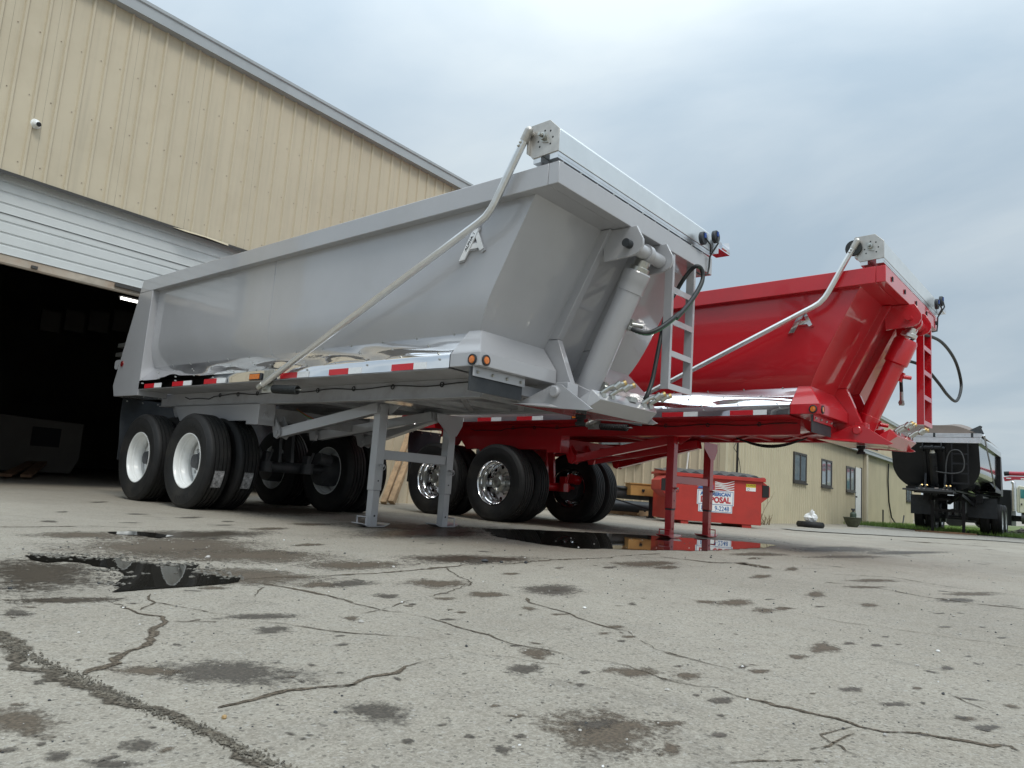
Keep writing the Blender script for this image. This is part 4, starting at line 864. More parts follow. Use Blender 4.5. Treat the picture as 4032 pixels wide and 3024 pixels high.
# ------------------------------------------------------------------ main metal building
PH = R(2.46); TW = math.tan(PH)
hall = empty('metal_hall', (0, 7.45, 0), PH)      # local x runs along the wall, local y into the hall
hall_inv = (Matrix.Translation((0, 7.45, 0)) @ Matrix.Rotation(PH, 4, 'Z')).inverted()
U_ = lambda px, py, y: on(px, py, (0, 1, 0), y)
tag(hall, 'long beige ribbed-metal hall with an open overhead door behind the trailers', 'building')
DX0, DX1, DTOP, EAVE = -1.65, 3.74, 3.83, 6.62
def rib_panel(x0, x1, z0, z1, pitch, hgt, parent, m, name='wall_panel', wid=.055, flip=1):
    b = MB(); prof = [x0]; n = int(round((x1-x0)/pitch))
    pts = [(x0, 0)]
    for i in range(n):
        c = x0+pitch*(i+.5); pts += [(c-wid/2, 0), (c-wid/4, -hgt), (c+wid/4, -hgt), (c+wid/2, 0)]
    pts.append((x1, 0))
    for z in (z0, z1): b.v += [(x, y, z) for x, y in pts]
    k = len(pts); b.f = [(i, i+1, k+i+1, k+i) for i in range(k-1)]
    o = b.build(name, m, parent, smooth=0)
    return o
PW = .245*4
x = DX1
def screws(parent, x0, x1, zs_):
    b = MB()
    for z in zs_:
        xx = x0+.06
        while xx < x1: b.ball((xx, -.004, z+random.uniform(-.01, .01)), .008, 6); xx += .245
    b.build('screw_row', M['rust'], parent, kind='stuff')
i = 0
while x < 62:
    x2 = x+PW*(1 if x < 14 else 4)
    # behind the office wing the hall wall only shows above its roof
    o = rib_panel(x+.002, x2, -.15 if x < 12.4 else 0, EAVE, .245, .028, hall, M['beige'])
    if x < 14: screws(o, x, x2, (.35, 2.0, 3.6, 5.2))
    x = x2; i += 1
x = DX1
while x > DX0+.01:
    xl = max(x-PW, DX0); o = rib_panel(xl+.002, x, DTOP, EAVE, .245, .028, hall, M['beige']); screws(o, xl, x, (4.02, 4.9, 5.75)); x = xl
DXL = x
while x > -2.6:
    rib_panel(x-PW+.002, x, -.15, EAVE, .245, .028, hall, M['beige']); x -= PW
b = MB(); b.prism([(-.14, EAVE-.02), (-.14, EAVE+.13), (-.16, EAVE+.145), (-.16, EAVE+.19), (.02, EAVE+.19), (.02, EAVE-.02)], 'x', -3.2, 61.8); b.build('eave_trim', M['trim'], hall)
b = MB(); b.v = [(-3.2, -.158, EAVE+.192), (62, -.158, EAVE+.192), (62, 12, EAVE+1.2), (-3.2, 12, EAVE+1.2)]; b.f = [(0, 1, 2, 3)]; b.build('roof', M['roofsheet'], hall)
b = MB(); b.box(DXL, DX1, -.034, -.0305, DTOP-.03, DTOP+.012); b.build('door_header', M['bronze'], hall)
b = MB(); b.v = [(.62, -.04, DTOP-.01), (.80, -.10, DTOP-.035), (1.1, -.09, DTOP-.02), (1.5, -.045, DTOP-.02), (1.5, -.04, DTOP+.012), (1.1, -.045, DTOP+.012), (.8, -.04, DTOP+.008)]; b.f = [(0,1,6),(1,2,5,6),(2,3,4,5)]; b.build('bent_flashing', M['beige'], hall)
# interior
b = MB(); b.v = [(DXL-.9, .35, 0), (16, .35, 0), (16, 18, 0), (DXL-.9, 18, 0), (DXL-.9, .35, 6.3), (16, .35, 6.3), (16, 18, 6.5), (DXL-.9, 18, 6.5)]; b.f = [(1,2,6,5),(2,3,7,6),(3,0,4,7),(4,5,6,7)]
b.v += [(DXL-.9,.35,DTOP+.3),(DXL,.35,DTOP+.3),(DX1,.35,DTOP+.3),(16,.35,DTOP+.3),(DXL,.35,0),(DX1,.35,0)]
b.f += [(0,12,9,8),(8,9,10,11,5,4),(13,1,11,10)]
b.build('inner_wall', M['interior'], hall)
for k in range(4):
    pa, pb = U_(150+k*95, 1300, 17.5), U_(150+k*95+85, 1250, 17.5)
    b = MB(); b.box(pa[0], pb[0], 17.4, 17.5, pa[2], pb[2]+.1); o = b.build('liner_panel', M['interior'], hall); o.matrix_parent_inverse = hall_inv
for xj in (DXL+.02, DX1-.02):
    b = MB(); b.box(xj-.02, xj+.02, .003, .35, -.1, DTOP); b.build('door_jamb', M['trim'], hall)
# overhead door, one third down
dr = empty('overhead_door', (0, 7.45, 0), PH); tag(dr, 'white ribbed overhead door rolled part way up over the dark opening', 'overhead door')
z = 2.86; 
for k in range(2):
    b = MB(); x0, x1 = DXL+.06, DX1-.06; pr2 = []
    zz = [0, .1, .11, .125, .135, .24, .25, .265, .275, .38, .39, .405, .415, .485]; yy = [0, 0, .014, .014, 0, 0, .014, .014, 0, 0, .014, .014, 0, 0]
    pts = [(.12+y_, z+z_) for z_, y_ in zip(zz, yy)]
    pts = [(.105, z+.002)]+pts+[(.118, z+.495), (.16, z+.497), (.16, z)]
    b.prism(pts, 'x', x0, x1); b.build('door_section', M['doorw'], dr, smooth=0); z += .502
def seal_z(x): return 2.735+.08*((x+2.0)/6.0)*.6-.055*math.sin(max(0, min(1, (x-DXL)/(DX1-DXL)))*math.pi)*.3
b = MB(); n = 40
for i in range(n+1):
    x_ = DXL+.06+(DX1-DXL-.12)*i/n; zb = seal_z(x_)
    b.v += [(x_, .118, 2.859), (x_, .10, zb+.02), (x_, .11, zb), (x_, .15, zb), (x_, .15, 2.859)]
b.f = [(i*5+j, (i+1)*5+j, (i+1)*5+(j+1) % 5, i*5+(j+1) % 5) for i in range(n) for j in range(5)]
b.build('bottom_seal', M['rust'], dr, smooth=0)
b = MB(); b.box(.02, .62, .075, .10, 2.80, 2.845); b.build('splice_bar', M['bronze'], dr)
b = MB(); b.box(-.99, -.92, .07, .10, 2.765, 2.80); b.build('lift_handle', M['bronze'], dr)
# camera on the wall
sc_ = empty('security_camera', (-1.232, 7.394, 4.55), PH); tag(sc_, 'small white dome camera on the beige wall above the door', 'camera')
b = MB(); b.lathe([(.06, 0), (.062, .02), (.05, .035), (.0001, .036)], (0, 0, 0), (0, -1, 0), 24); b.build('mount', M['white'], sc_)
b = MB(); b.ball((0, -.055, -.01), .045, 16); b.build('dome', M['white'], sc_)
b = MB(); b.lathe([(.028, 0), (.028, .012), (.0001, .014)], (.012, -.092, -.02), (.25, -1, -.15), 16); b.build('lens', M['dark'], sc_)
# lit strip lamp inside
lf = empty('strip_lamp', (.68, 9.0, 2.955), PH); tag(lf, 'lit white strip lamp hanging inside the dark hall', 'lamp')
b = MB(); b.box(-.02, .75, -.025, .025, -.015, .015); b.build('tube', M['light'], lf)
b = MB(); b.box(-.04, .77, -.04, .04, .016, .04); b.build('housing', M['white'], lf)
# things inside the hall; the machine's dark colour stands in for dimness
mq = G(120, 1868); mc = empty('parked_machine', (mq.x, mq.y, 0), PH); tag(mc, 'beige cabinet machine barely visible deep in the dark hall', 'machine')
b = MB(); b.prism([(-1.1, .35), (-.95, .05), (.75, .05), (.9, .35), (.9, 1.15), (-1.05, 1.2)], 'y', 0, 1.2); b.build('cabinet', M['interior'], mc, .02)
b = MB(); b.box(-.1, .45, -.02, -.003, .6, 1.0); b.build('grille', M['dark'], mc)
for k, (xa, xb) in enumerate(((-2.1, .1), (-.9, .35))):
    b = MB(); qa, qb = (G(20, 1885), G(190, 1858)) if k == 0 else (G(100, 1888), G(205, 1860)); b.beam(qa+Vector((0, 0, .06)), qb+Vector((-.1, -.1, .42)), .16, .05); o = b.build('timber', M['oldwood'], None); tag(o, ('long thin' if k == 0 else 'short thick')+' timber leaning on the machine in the dark hall', 'timber')

# ------------------------------------------------------------------ office wing
wing = empty('office_wing', (0, 3.7, 0), PH); tag(wing, 'low cream corrugated office wing with windows and a white door', 'building')
cs, sn = math.cos(PH), math.sin(PH)
def wl_(X): return X/cs                       # distance along the wing wall for a world x
WX0, WX1, WE = wl_(12.43), 37.6, 2.64
doorx = (wl_(25.25), wl_(26.25))
x = WX0; edges = [WX0, wl_(26.33), WX1]
k = 0
while x < WX1-.2:
    x2 = min(x+1.2, WX1)
    if x < doorx[0]-.05 < x2: x2 = doorx[0]-.05
    if abs(x-(doorx[0]-.05)) < .01:
        rib_panel(x, doorx[1]+.05, 2.08, WE, .20, .035, wing, M['cream'], wid=.09); x = doorx[1]+.05; continue
    rib_panel(x+.002, x2, -.3, WE, .20, .035, wing, M['cream'], wid=.09); x = x2
# end wall facing the trailers, wide ribs
ew = empty('end_wall', (WX0, 0, 0), R(90), wing)
def eave_at(y): return WE+.06*y
y = 0.0
while y < 4.0:
    y2 = min(y+.98, 4.0); o = rib_panel(y+.002, y2, -.3, 3.0, .245, -.028, ew, M['beige'], wid=.055); y = y2
b = MB(); b.box(WX0-.04, WX0+.06, -.045, -.036, -.2, WE); b.box(WX0-.04, WX0-.03, -.036, .1, -.2, WE); b.build('corner_trim', M['cream'], wing)
b = MB(); b.prism([(-.20, WE-.01), (-.20, WE+.10), (-.22, WE+.115), (-.22, WE+.15), (.0, WE+.15), (.0, WE-.01)], 'x', WX0-.15, WX1); b.build('eave_gutter', M['trim'], wing)
b = MB(); b.v = [(WX0-.15, -.219, WE+.152), (WX1, -.219, WE+.152), (WX1, 4.0, WE+.45), (WX0-.15, 4.0, WE+.45)]; b.f = [(0, 1, 2, 3)]; b.build('roof', M['roofsheet'], wing)
b = MB(); b.box(wl_(26.45), wl_(26.75), -.15, -.04, -.15, WE); b.build('downspout', M['beige'], wing)
def window(X0, X1, z0, z1, parent, yo=-.06, fr=.06, sill=True):
    wn = empty('window', ((X0+X1)/2, yo, (z0+z1)/2), 0, parent); W_, H_ = X1-X0, z1-z0
    b = MB(); b.box(-W_/2, W_/2, -.0, .05, H_/2-fr, H_/2); b.box(-W_/2, W_/2, 0, .05, -H_/2, -H_/2+fr); b.box(-W_/2, -W_/2+fr, 0, .05, -H_/2+fr, H_/2-fr); b.box(W_/2-fr, W_/2, 0, .05, -H_/2+fr, H_/2-fr); b.box(-.035, .035, .0, .05, -H_/2+fr, H_/2-fr)
    if sill: b.box(-W_/2-.02, W_/2+.02, -.03, .05, -H_/2-.05, -H_/2-.001)
    b.build('frame', M['bronze'], wn)
    for a, c in ((-W_/2+fr, -.036), (.036, W_/2-fr)):
        b = MB(); b.box(a, c, .022, .03, -H_/2+fr, H_/2-fr); b.build('pane', M['glass'], wn)
    return wn
window(wl_(17.62), wl_(18.87), 1.16, 2.03, wing); window(wl_(20.52), wl_(21.80), 1.15, 2.03, wing); window(wl_(23.75), wl_(25.02), 1.12, 2.00, wing); window(wl_(35.5), wl_(36.9), 1.05, 1.78, wing)
# end-wall window (local x of end wall runs away from the corner)
e2 = empty('end_window', (6.99-4.23, .0, 1.62), 0, ew)
b = MB(); W_, H_ = 1.22, .80
for bx in ((-W_/2, W_/2, -H_/2, -H_/2+.07), (-W_/2, W_/2, H_/2-.07, H_/2), (-W_/2, -W_/2+.07, -H_/2+.07, H_/2-.07), (W_/2-.07, W_/2, -H_/2+.07, H_/2-.07)): b.box(bx[0], bx[1], .03, .08, bx[2], bx[3])
b.box(-.015, .015, .05, .075, -H_/2+.07, H_/2-.07)
b.build('window_frame', M['bronze'], e2)
b = MB(); b.box(-W_/2+.07, W_/2-.07, .035, .045, -H_/2+.07, H_/2-.07); b.build('window_pane', M['glass'], e2)
b = MB(); b.box(doorx[0], doorx[1], .0, .05, -.06, 2.05); dd = b.build('door', M['white'], wing)
b = MB(); b.ball((doorx[0]+.09, -.04, .95), .035, 10); b.box(doorx[1]-.01, doorx[1]+.02, -.015, -.001, 1.5, 1.62); b.box(doorx[1]-.01, doorx[1]+.02, -.015, -.001, .5, .62); b.build('handle', M['bronze'], dd)
b = MB(); b.box(doorx[0]-.049, doorx[0]-.001, -.03, .05, -.06, 2.08); b.box(doorx[1]+.001, doorx[1]+.049, -.03, .05, -.06, 2.08); b.build('door_frame', M['bronze'], dd)
b = MB(); b.box(28.5, 29.9, -.0, -.05, 0, 0.001)
b = MB(); b.box(30.6, 32.4, 3.66, 3.70, 3.15, 3.75); b.build('upper_window', M['glass'], wing)
cb = MB(); cb.tube([(wl_(30.9), -.10, 2.55), (wl_(30.92), -.08, 1.8), (wl_(31.1), -.08, .9), (wl_(31.6), -.09, .25), (wl_(32.3), -.12, .0), (wl_(33.0), -.3, .0), (wl_(33.6), -.25, .35)], .03, 8)
o = cb.build('hanging_cable', M['hose'], None); o.location = (0, 3.7, 0); o.rotation_euler.z = PH; tag(o, 'thick black cable hanging down the cream wall past the white door', 'cable')
cb = MB(); cb.tube([(12.9, 4.12, -.05), (12.9, 4.12, 2.6)], .028, 8); o = cb.build('drain_pipe', M['dark'], None); tag(o, 'thin black pipe upright on the cream wall behind the red dumpster', 'pipe')
cb = MB(); cb.tube([(12.55+.25*t+.16*math.sin(9*t), 4.05, 2.5-1.5*t+.13*math.cos(9*t)) for t in np.linspace(0, 1, 30)], .008, 6); o = cb.build('loose_wire', M['hose'], None); tag(o, 'thin curled wire hanging beside the black pipe behind the dumpster', 'wire')
cb = MB(); cb.tube([(12.33, 5.22, .2), (12.33, 5.03, 2.3)], .022, 8); o = cb.build('white_pole', M['white'], None); tag(o, 'thin white pole leaning on the end wall behind the dumpster', 'pole')

# ------------------------------------------------------------------ dumpster
def dumpster():
    A = Vector((10.173, 2.461, 0)); Bp = Vector((8.944, 3.783, 0)); ex = (A-Bp).normalized(); W_ = (A-Bp).length
    ang = math.atan2(ex.y, ex.x); root = empty('dumpster', Bp, ang); tag(root, 'red steel dumpster with a black lid and a disposal company sign', 'dumpster')
    D_ = 1.25; H_ = .93
    b = MB(); b.prism([(0, .06), (0, H_), (D_, H_+.12), (D_, .06)], 'x', 0, W_); b.build('bin', M['dumpred'], root, .006)
    b = MB(); b.box(-.06, W_+.06, -.05, .0-.001, H_-.04, H_+.03); b.box(-.06, -.001, -.001, D_, H_-.0, H_+.05); b.box(W_+.001, W_+.06, -.001, D_, H_, H_+.05); b.build('rim_lip', M['dumpred'], root, .006)
    b = MB(); n = 40
    for j in range(5):
        for i in range(n+1):
            x_ = -.02+(W_+.04)*i/n; y_ = -.03+D_*j/4; rg = .022*(1+math.sin(i*2*math.pi/5)) if 2 < i < n-2 else 0
            b.v.append((x_, y_, H_+.045+.02*j+rg+(.0 if j else -.01)))
    m_ = len(b.v); b.v += [(x_, y_, H_+.036+.0+.02*(k//(n+1))) for k, (x_, y_, z_) in enumerate(list(b.v))]
    b.f = [(j*(n+1)+i, j*(n+1)+i+1, (j+1)*(n+1)+i+1, (j+1)*(n+1)+i) for j in range(4) for i in range(n)]+[(i, m_+i, m_+i+1, i+1) for i in range(n)]+[(j*(n+1), (j+1)*(n+1), m_+(j+1)*(n+1), m_+j*(n+1)) for j in range(4)]
    b.build('lid', M['lid'], root, smooth=50)
    for sx_ in (-1, 1):
        xo = -.001 if sx_ < 0 else W_+.001
        b = MB(); xa, xb = (xo-.17, xo) if sx_ < 0 else (xo, xo+.17)
        b.prism([(xa if sx_ < 0 else xb, .62), (xa if sx_ < 0 else xb, .80), (xo, .92), (xo, .48)], 'y', .03, .75); pk = b.build('fork_pocket', M['dumpred'], root, .005)
        b = MB(); xm = (xa+.02, xa+.15) if sx_ < 0 else (xb-.15, xb-.02); b.box(xm[0], xm[1], .018, .0295, .60, .83) ; b.build('pocket_mouth', M['dark'], pk)
        b = MB(); b.box(W_*.14 if sx_ < 0 else W_*.80, W_*.22 if sx_ < 0 else W_*.90, .02, D_-.05, .0, .058); b.build('skid', M['dumpred'], root)
    # sign
    sx0, sz0 = W_*.5, .46; sg = empty('sign', (W_*.50, -.004, .47), 0, root)
    b = MB(); b.box(-.36, .36, -.002, .002, -.08, .20); b.box(-.33, .33, -.0022, .0018, -.22, -.081); b.build('sign_panel', M['white'], sg)
    b = MB()
    for x0, x1, z0, z1 in ((-.345, .345, .18, .188), (-.345, .345, -.072, -.064), (-.345, -.337, -.064, .18), (.337, .345, -.064, .18), (-.315, .315, -.21, -.202), (-.315, -.308, -.202, -.085), (.308, .315, -.202, -.085)): b.box(x0, x1, -.0045, -.0025, z0, z1)
    put_text(b, 'ALL AMERICAN', .092, (0, -.004, .125), (1, 0, 0), (0, 0, 1), .001, .93, .0045)
    put_text(b, '815', .125, (-.20, -.004, -.145), (1, 0, 0), (0, 0, 1), .001, .8, .001); put_text(b, '9-2248', .125, (.13, -.004, -.145), (1, 0, 0), (0, 0, 1), .001, .8, .001)
    b.build('blue_lettering', M['blue'], sg)
    b = MB(); put_text(b, 'DISPOSAL', .15, (0, -.004, .015), (1, 0, 0), (0, 0, 1), .001, .88, .007); b.build('red_lettering', M['signred'], sg)
    for k in range(5):
        b = MB(); n = 14; z0 = .215+.03*k
        for i in range(n+1):
            t = i/n; x_ = -.02+.38*t; zz = z0+.02*math.sin(5.5*t+k*.5)+.04*t*(k/5)
            b.v += [(x_, -.003, zz), (x_, -.003, zz+.017)]
        b.f = [(2*i, 2*i+2, 2*i+3, 2*i+1) for i in range(n)]; b.build('flag_stripe', M['white'], sg)
    b = MB(); b.prism([(-.36, .215), (-.05, .215), (-.05, .30), (-.15, .33), (-.30, .30)], 'y', -.003, -.001); b.build('flag_field', M['blue'], sg)
    b = MB(); b.box(W_-.31, W_-.12, -.004, -.001, .77, .835); c1 = b.build('caution_header', M['yellow'], root)
    b = MB(); b.box(W_-.31, W_-.12, -.004, -.001, .70, .7695); b.build('caution_panel', M['white'], root)
    b = MB(); put_text(b, 'CAUTION', .042, (W_-.215, -.0055, .805), (1, 0, 0), (0, 0, 1), .0008); b.tube([(W_-.265+.022*math.cos(a), -.006, .735+.022*math.sin(a)) for a in np.linspace(0, 6.28, 16)], .002, 4); b.build('caution_lettering', M['dark'], c1)
dumpster()

# ------------------------------------------------------------------ blower skid, pallets, lumber
def skid():
    root = empty('pipe_machine', (10.2, 5.1, 0), R(-45)); tag(root, 'dark pipe machine with a round motor and tan toolbox left of the dumpster', 'machine')
    # local x points along the dumpster front (to the right), y away
    b = MB(); b.tube([(-1.9, .25, .52), (.35, .25, .50)], .14, 20); b.build('main_pipe', M['pipe'], root)
    b = MB(); b.tube([(-1.6, -.05, .64), (-1.0, .05, .66), (-.4, .1, .60), (.2, .15, .60)], .035, 10); b.build('top_hose', M['hose'], root)
    b = MB(); b.lathe([(.0001, .34), (.15, .34), (.16, .32), (.16, .24), (.15, .235), (.15, -.1), (.19, -.11), (.19, -.16), (.0001, -.16)], (-1.0, -.1, .33), (.86, -.5, 0), 28); mt = b.build('motor', M['pipe'], root)
    b = MB(); b.box(-1.0, -.86, -.2, -.08, .49, .57); b.build('terminal_box', M['pipe'], mt)
    b = MB(); b.box(-.30, .42, -.22, .28, .46, .70); bx = b.build('toolbox', M['tan'], root, .008)
    b = MB(); b.box(-.32, .44, -.24, .30, .701, .722); b.build('lid', M['tan'], bx)
    b = MB(); b.prism([(-.06, .60), (.0, .60), (.0, .56), (-.03, .53), (-.06, .56)], 'y', -.235, -.2205); b.build('latch', M['dark'], bx)
    b = MB(); b.box(.16, .26, -.10, -.02, .021, .455); sl = b.build('stand_leg', M['dark'], root)
    b = MB(); b.box(.12, .30, -.12, 0, 0.001, .0205); b.build('foot_plate', M['dark'], sl)
    b = MB(); b.beam((-.6, 0, .36), (.15, -.06, .18), .03, .03); b.build('stand_brace', M['dark'], root)
    b = MB(); b.box(-1.52, -1.44, -.05, .03, 0, .4); b.build('stand_leg', M['dark'], root)
    b = MB(); b.prism([(-.62+.07*math.cos(a), .70+.07*math.sin(a)) for a in np.linspace(0, math.pi, 10)]+[(-.69, .62), (-.55, .62)], 'y', .2, .23); b.build('lifting_eye', M['pipe'], root)
    b = MB(); b.tube([(-2.0, .75, .20), (1.0, .75, .20)], .13, 18); o = b.build('lying_pipe', M['flap'], None); o.location = (10.2, 5.1, 0); o.rotation_euler.z = R(-45); tag(o, 'thick black pipe lying on the ground behind the tan toolbox', 'pipe')
skid()
def pallet(x, y, rz, lab):
    root = empty('pallet', (x, y, 0), rz); tag(root, lab, 'pallet', 'wooden pallets behind the machine')
    for i in range(7):
        b = MB(); b.box(-.5+i*.155, -.5+i*.155+.10, -.5, .5, .105, .125); b.build('deck_board', M['wood'], root)
    for i in range(3):
        b = MB(); b.box(-.5, .53, -.5+i*.46, -.5+i*.46+.06, .02, .104); b.build('stringer', M['wood'], root)
    for i in range(4):
        b = MB(); b.box(-.5+i*.31, -.5+i*.31+.1, -.5, .5, .0, .0195); b.build('bottom_board', M['wood'], root)
pallet(10.75, 6.25, R(-45), 'wooden pallet on the left, partly behind the red trailer wheels'); pallet(11.45, 5.45, R(-45), 'wooden pallet under the tan toolbox, right of its twin')
for k, (p0, p1) in enumerate((((4.62, 6.98, .03), (5.55, 7.50, 1.35)), ((4.85, 7.02, .03), (5.75, 7.52, 1.30)), ((4.72, 6.90, .05), (5.66, 7.42, 1.28)))):
    b = MB(); b.beam(p0, p1, .10, .075); o = b.build('lumber_beam', M['wood'], None, .003); tag(o, ('lowest', 'rearmost', 'frontmost')[k]+' of the raw timbers leaning on the beige wall between the trailers', 'timber', 'timbers leaning on the wall')
# small things by the wing
b = MB(); b.lathe([(.20, .02), (.30, .0), (.335, .05), (.335, .10), (.30, .15), (.20, .13)], (15.5, 3.25, -.045), (0, 0, 1), 28, closed=True); o = b.build('old_tyre', M['rubber'], None); tag(o, 'old tyre lying flat against the cream wall under the white bag', 'tyre')
b = MB(); b.ball((15.45, 3.22, .21), .155, 12, (1, 1, .85), .16); b.ball((15.36, 3.18, .33), .055, 6, (1, 1, 1.5), .35); b.ball((15.53, 3.2, .33), .05, 6, (1, .8, 1.6), .35); o = b.build('plastic_bag', M['bag'], None, smooth=0); tag(o, 'crumpled white plastic bag on the old tyre', 'bag')
pt = empty('planter', (20.0, 3.45, -.05)); tag(pt, 'mossy round planter by the white door with a gas cylinder in it', 'planter')
b = MB(); b.lathe([(.0001, 0), (.13, 0), (.21, .13), (.25, .27), (.275, .285), (.26, .30), (.23, .27), (.0001, .24)], (0, 0, 0), (0, 0, 1), 28); b.build('bowl', M['pot'], pt)
gc = empty('gas_cylinder', (19.95, 3.42, .19)); tag(gc, 'small dull green gas cylinder standing in the planter', 'cylinder')
b = MB(); b.lathe([(.0001, 0), (.085, 0), (.09, .02), (.09, .17), (.06, .21), (.035, .22), (.0001, .22)], (0, 0, 0), (0, 0, 1), 20); b.build('body', M['gasgreen'], gc)
b = MB(); b.lathe([(.03, 0), (.03, .04), (.06, .05), (.06, .10), (.035, .10)], (0, 0, .22), (0, 0, 1), 14); b.build('valve_collar', M['pipe'], gc)
b = MB(); b.tube([(29.0, 4.7, -.05), (29.0, 4.7, .55)], .03, 8); o = b.build('stub_pipe', M['pipe'], None); tag(o, 'short grey pipe stub standing against the cream wall', 'pipe')
def twigs(x, y, n, h, lab):
    b = MB()
    for i in range(n):
        p = Vector((x+random.uniform(-.35, .35), y+random.uniform(-.12, .12), gz(x, y))); d = Vector((random.uniform(-.5, .5), random.uniform(-.3, .3), 1)).normalized(); L_ = h*random.uniform(.35, 1); P_ = [p]
        for k in range(5): d = (d+Vector((random.uniform(-.2, .2), random.uniform(-.2, .2), 0))).normalized(); P_.append(P_[-1]+d*L_/5)
        b.tube(P_, .006, 4, False, [.009, .008, .007, .005, .004, .002])
        for q in P_[2:5]:
            e = q+Vector((random.uniform(-.2, .2), random.uniform(-.12, .12), random.uniform(.05, .2)))*h*.8; b.tube([q, e], .004, 4, False)
    o = b.build('dry_weed', M['twig'], None); tag(o, lab, 'plant')
twigs(12.9, 3.75, 16, 1.1, 'tall dry leafless weed against the cream wall right of the dumpster'); twigs(14.0, 3.9, 22, .3, 'low dry weed tuft at the foot of the cream wall')
b = MB(); b.beam((19.3, 2.35, -.01), (20.75+3.1, .25, -.03), .26, .09); 
b = MB(); b.box(-1.1, 1.1, -.13, .13, 0, .045); o = b.build('timber_plank', M['oldwood'], None, .004); o.location = (23.3, 1.0, -.055); 
pq = G(3612, 2093); pr_q = G(3835, 2108); o.location = ((pq.x+pr_q.x)/2, (pq.y+pr_q.y)/2, gz(21, 1)); o.rotation_euler.z = math.atan2(pr_q.y-pq.y, pr_q.x-pq.x); tag(o, 'brown weathered plank on the ground under the black trailer legs', 'plank')

# ------------------------------------------------------------------ far right: boom truck, second tarped trailer
def boom_truck():
    T = lambda px, py: on(px, py, (1, 0, 0), 43.)
    yl = lambda px: T(px, 2000)[1]; zl = lambda py, px=4000: T(px, py)[2]
    root = empty('boom_truck', (43.0, 0, 0)); tag(root, 'cream boom truck with a red boom at the right edge', 'truck')
    yc = yl(4004); g = gz(43, 0)
    b = MB(); b.prism([(yc, zl(2018)), (yc-3.2, zl(2018)), (yc-3.2, zl(2018)+.9), (yc-1.6, zl(2018)+1.0), (yc-1.0, zl(1922)), (yc-.1, zl(1911)), (yc, zl(1922))], 'x', 0, 2.2); b.build('cab', M['truckcab'], root, .03)
    b = MB(); b.prism([(yl(4019), zl(1962, 4019)), (yl(4019), zl(1926, 4019)), (yl(4019)-.7, zl(1926, 4019)-.05), (yl(4019)-.75, zl(1962, 4019))], 'x', -.012, -.003); b.build('side_window', M['tealglass'], root)
    b = MB(); b.box(-.010, -.003, yl(4014)-.006, yl(4014)+.006, zl(2015), zl(1918)); b.box(-.05, -.004, yl(4026), yl(4021), zl(1987), zl(1981)); b.build('door_handle', M['pipe'], root)
    ys = (yl(3986)+yl(4006))/2; b = MB(); b.tube([(-.1, ys, zl(2013)), (-.1, ys, zl(1922))], abs(yl(3986)-yl(4006))/2, 20); b.tube([(-.1, ys, zl(1922)), (-.1, ys+.01, zl(1904)), (-.1, ys+.09, zl(1898))], .09, 14); b.build('exhaust_stack', M['alu'], root)
    b = MB(); b.box(.1, 2.2, yl(3981), yl(3981)+2.6, g+.3, zl(1930)); b.build('body_cabinet', M['black'], root, .02)
    b = MB(); b.box(.6, 1.8, yl(3981)-4.5, yl(3981)+4.0, g+.55, g+.85); b.build('chassis', M['dark'], root)
    for y_ in (yl(3981)+2.6, yl(3981)+1.2, yc-2.4):
        b = MB(); b.tube([(.0, y_, g+.5), (.35, y_, g+.5)], .5, 28); b.build('wheel', M['rubber'], root)
    b = MB(); b.tube([(.35, yl(4020), g+.75), (.35, yl(4020)-1.3, g+.75)], .32, 18); b.build('fuel_tank', M['pipe'], root)
    zb0 = zl(1861, 3975); b = MB(); b.tube([(.9, yl(3969), zb0), (.9, yl(3969)-8.0, zb0+.1)], abs(zl(1852, 3975)-zl(1869, 3975))/2, 18); bo = b.build('boom', M['boomred'], root)
    b = MB(); b.tube([(.9, yl(3948), zb0-.02), (.9, yl(3969)+.005, zb0)], .12, 14); b.build('boom_joint', M['dark'], bo)
    b = MB(); b.prism([(yl(3946), zl(1876, 3950)), (yl(3950), zl(1892, 3950)), (yl(3968), zl(1890, 3970)), (yl(3990), zl(1886, 3990)), (yl(3990)-6, zl(1886, 3990)+.1), (yl(3990)-6, zl(1873, 3990)+.1), (yl(3970), zl(1872, 3970))], 'x', .8, 1.0); b.build('boom_arm', M['boomred'], bo)
    for k in range(4):
        b = MB(); yy = yl(3957)-.65*k*1.0; b.box(.786, .7995, yy-.22, yy, zl(1882, 3957), zl(1878, 3957)); b.build('reflector_strip', M['white'], bo)
boom_truck()
# second tarped trailer, only its rail end and tarp reach into view
t2 = empty('tarped_trailer', (22.0, -1.35, -.07), R(-88.6)); tag(t2, 'dark trailer cut off by the right edge, only its tarp end in view', 'dump trailer')
def t2b(name, f, m):
    b = MB(); f(b); return b.build(name, m, t2)
t2b('tub', lambda b: b.prism([(.55, 2.7), (.55, 2.0), (.7, 1.6), (1.2, 1.3), (2.0, 1.3), (2.6, 1.7), (2.75, 2.7)], 'y', .2, 5.5), M['black'])
t2b('rail_bar', lambda b: [b.box(.12, 2.8, -.02, .06, 2.74+.04*k, 2.772+.04*k) for k in range(3)], M['alu'])
t2b('rail_end_cap', lambda b: b.box(-.02, .06, -.05, .1, 2.62, 2.92), M['flap'])
t2b('tarp_end', lambda b: b.prism([(.10, 2.90), (.08, 3.32), (.9, 3.25), (.9, 2.90)], 'y', .0, 5.0), M['flap'])
t2b('tarp_wire', lambda b: b.tube([(.02, .0, 2.63), (.55, .1, 2.45)], .012, 6), M['flap'])
t2b('wheel_pair', lambda b: [b.tube([(x_, y_, .5), (x_+.28, y_, .5)], .5, 28) for x_ in (.75, 2.3) for y_ in (4.0, 5.2)], M['rubber'])

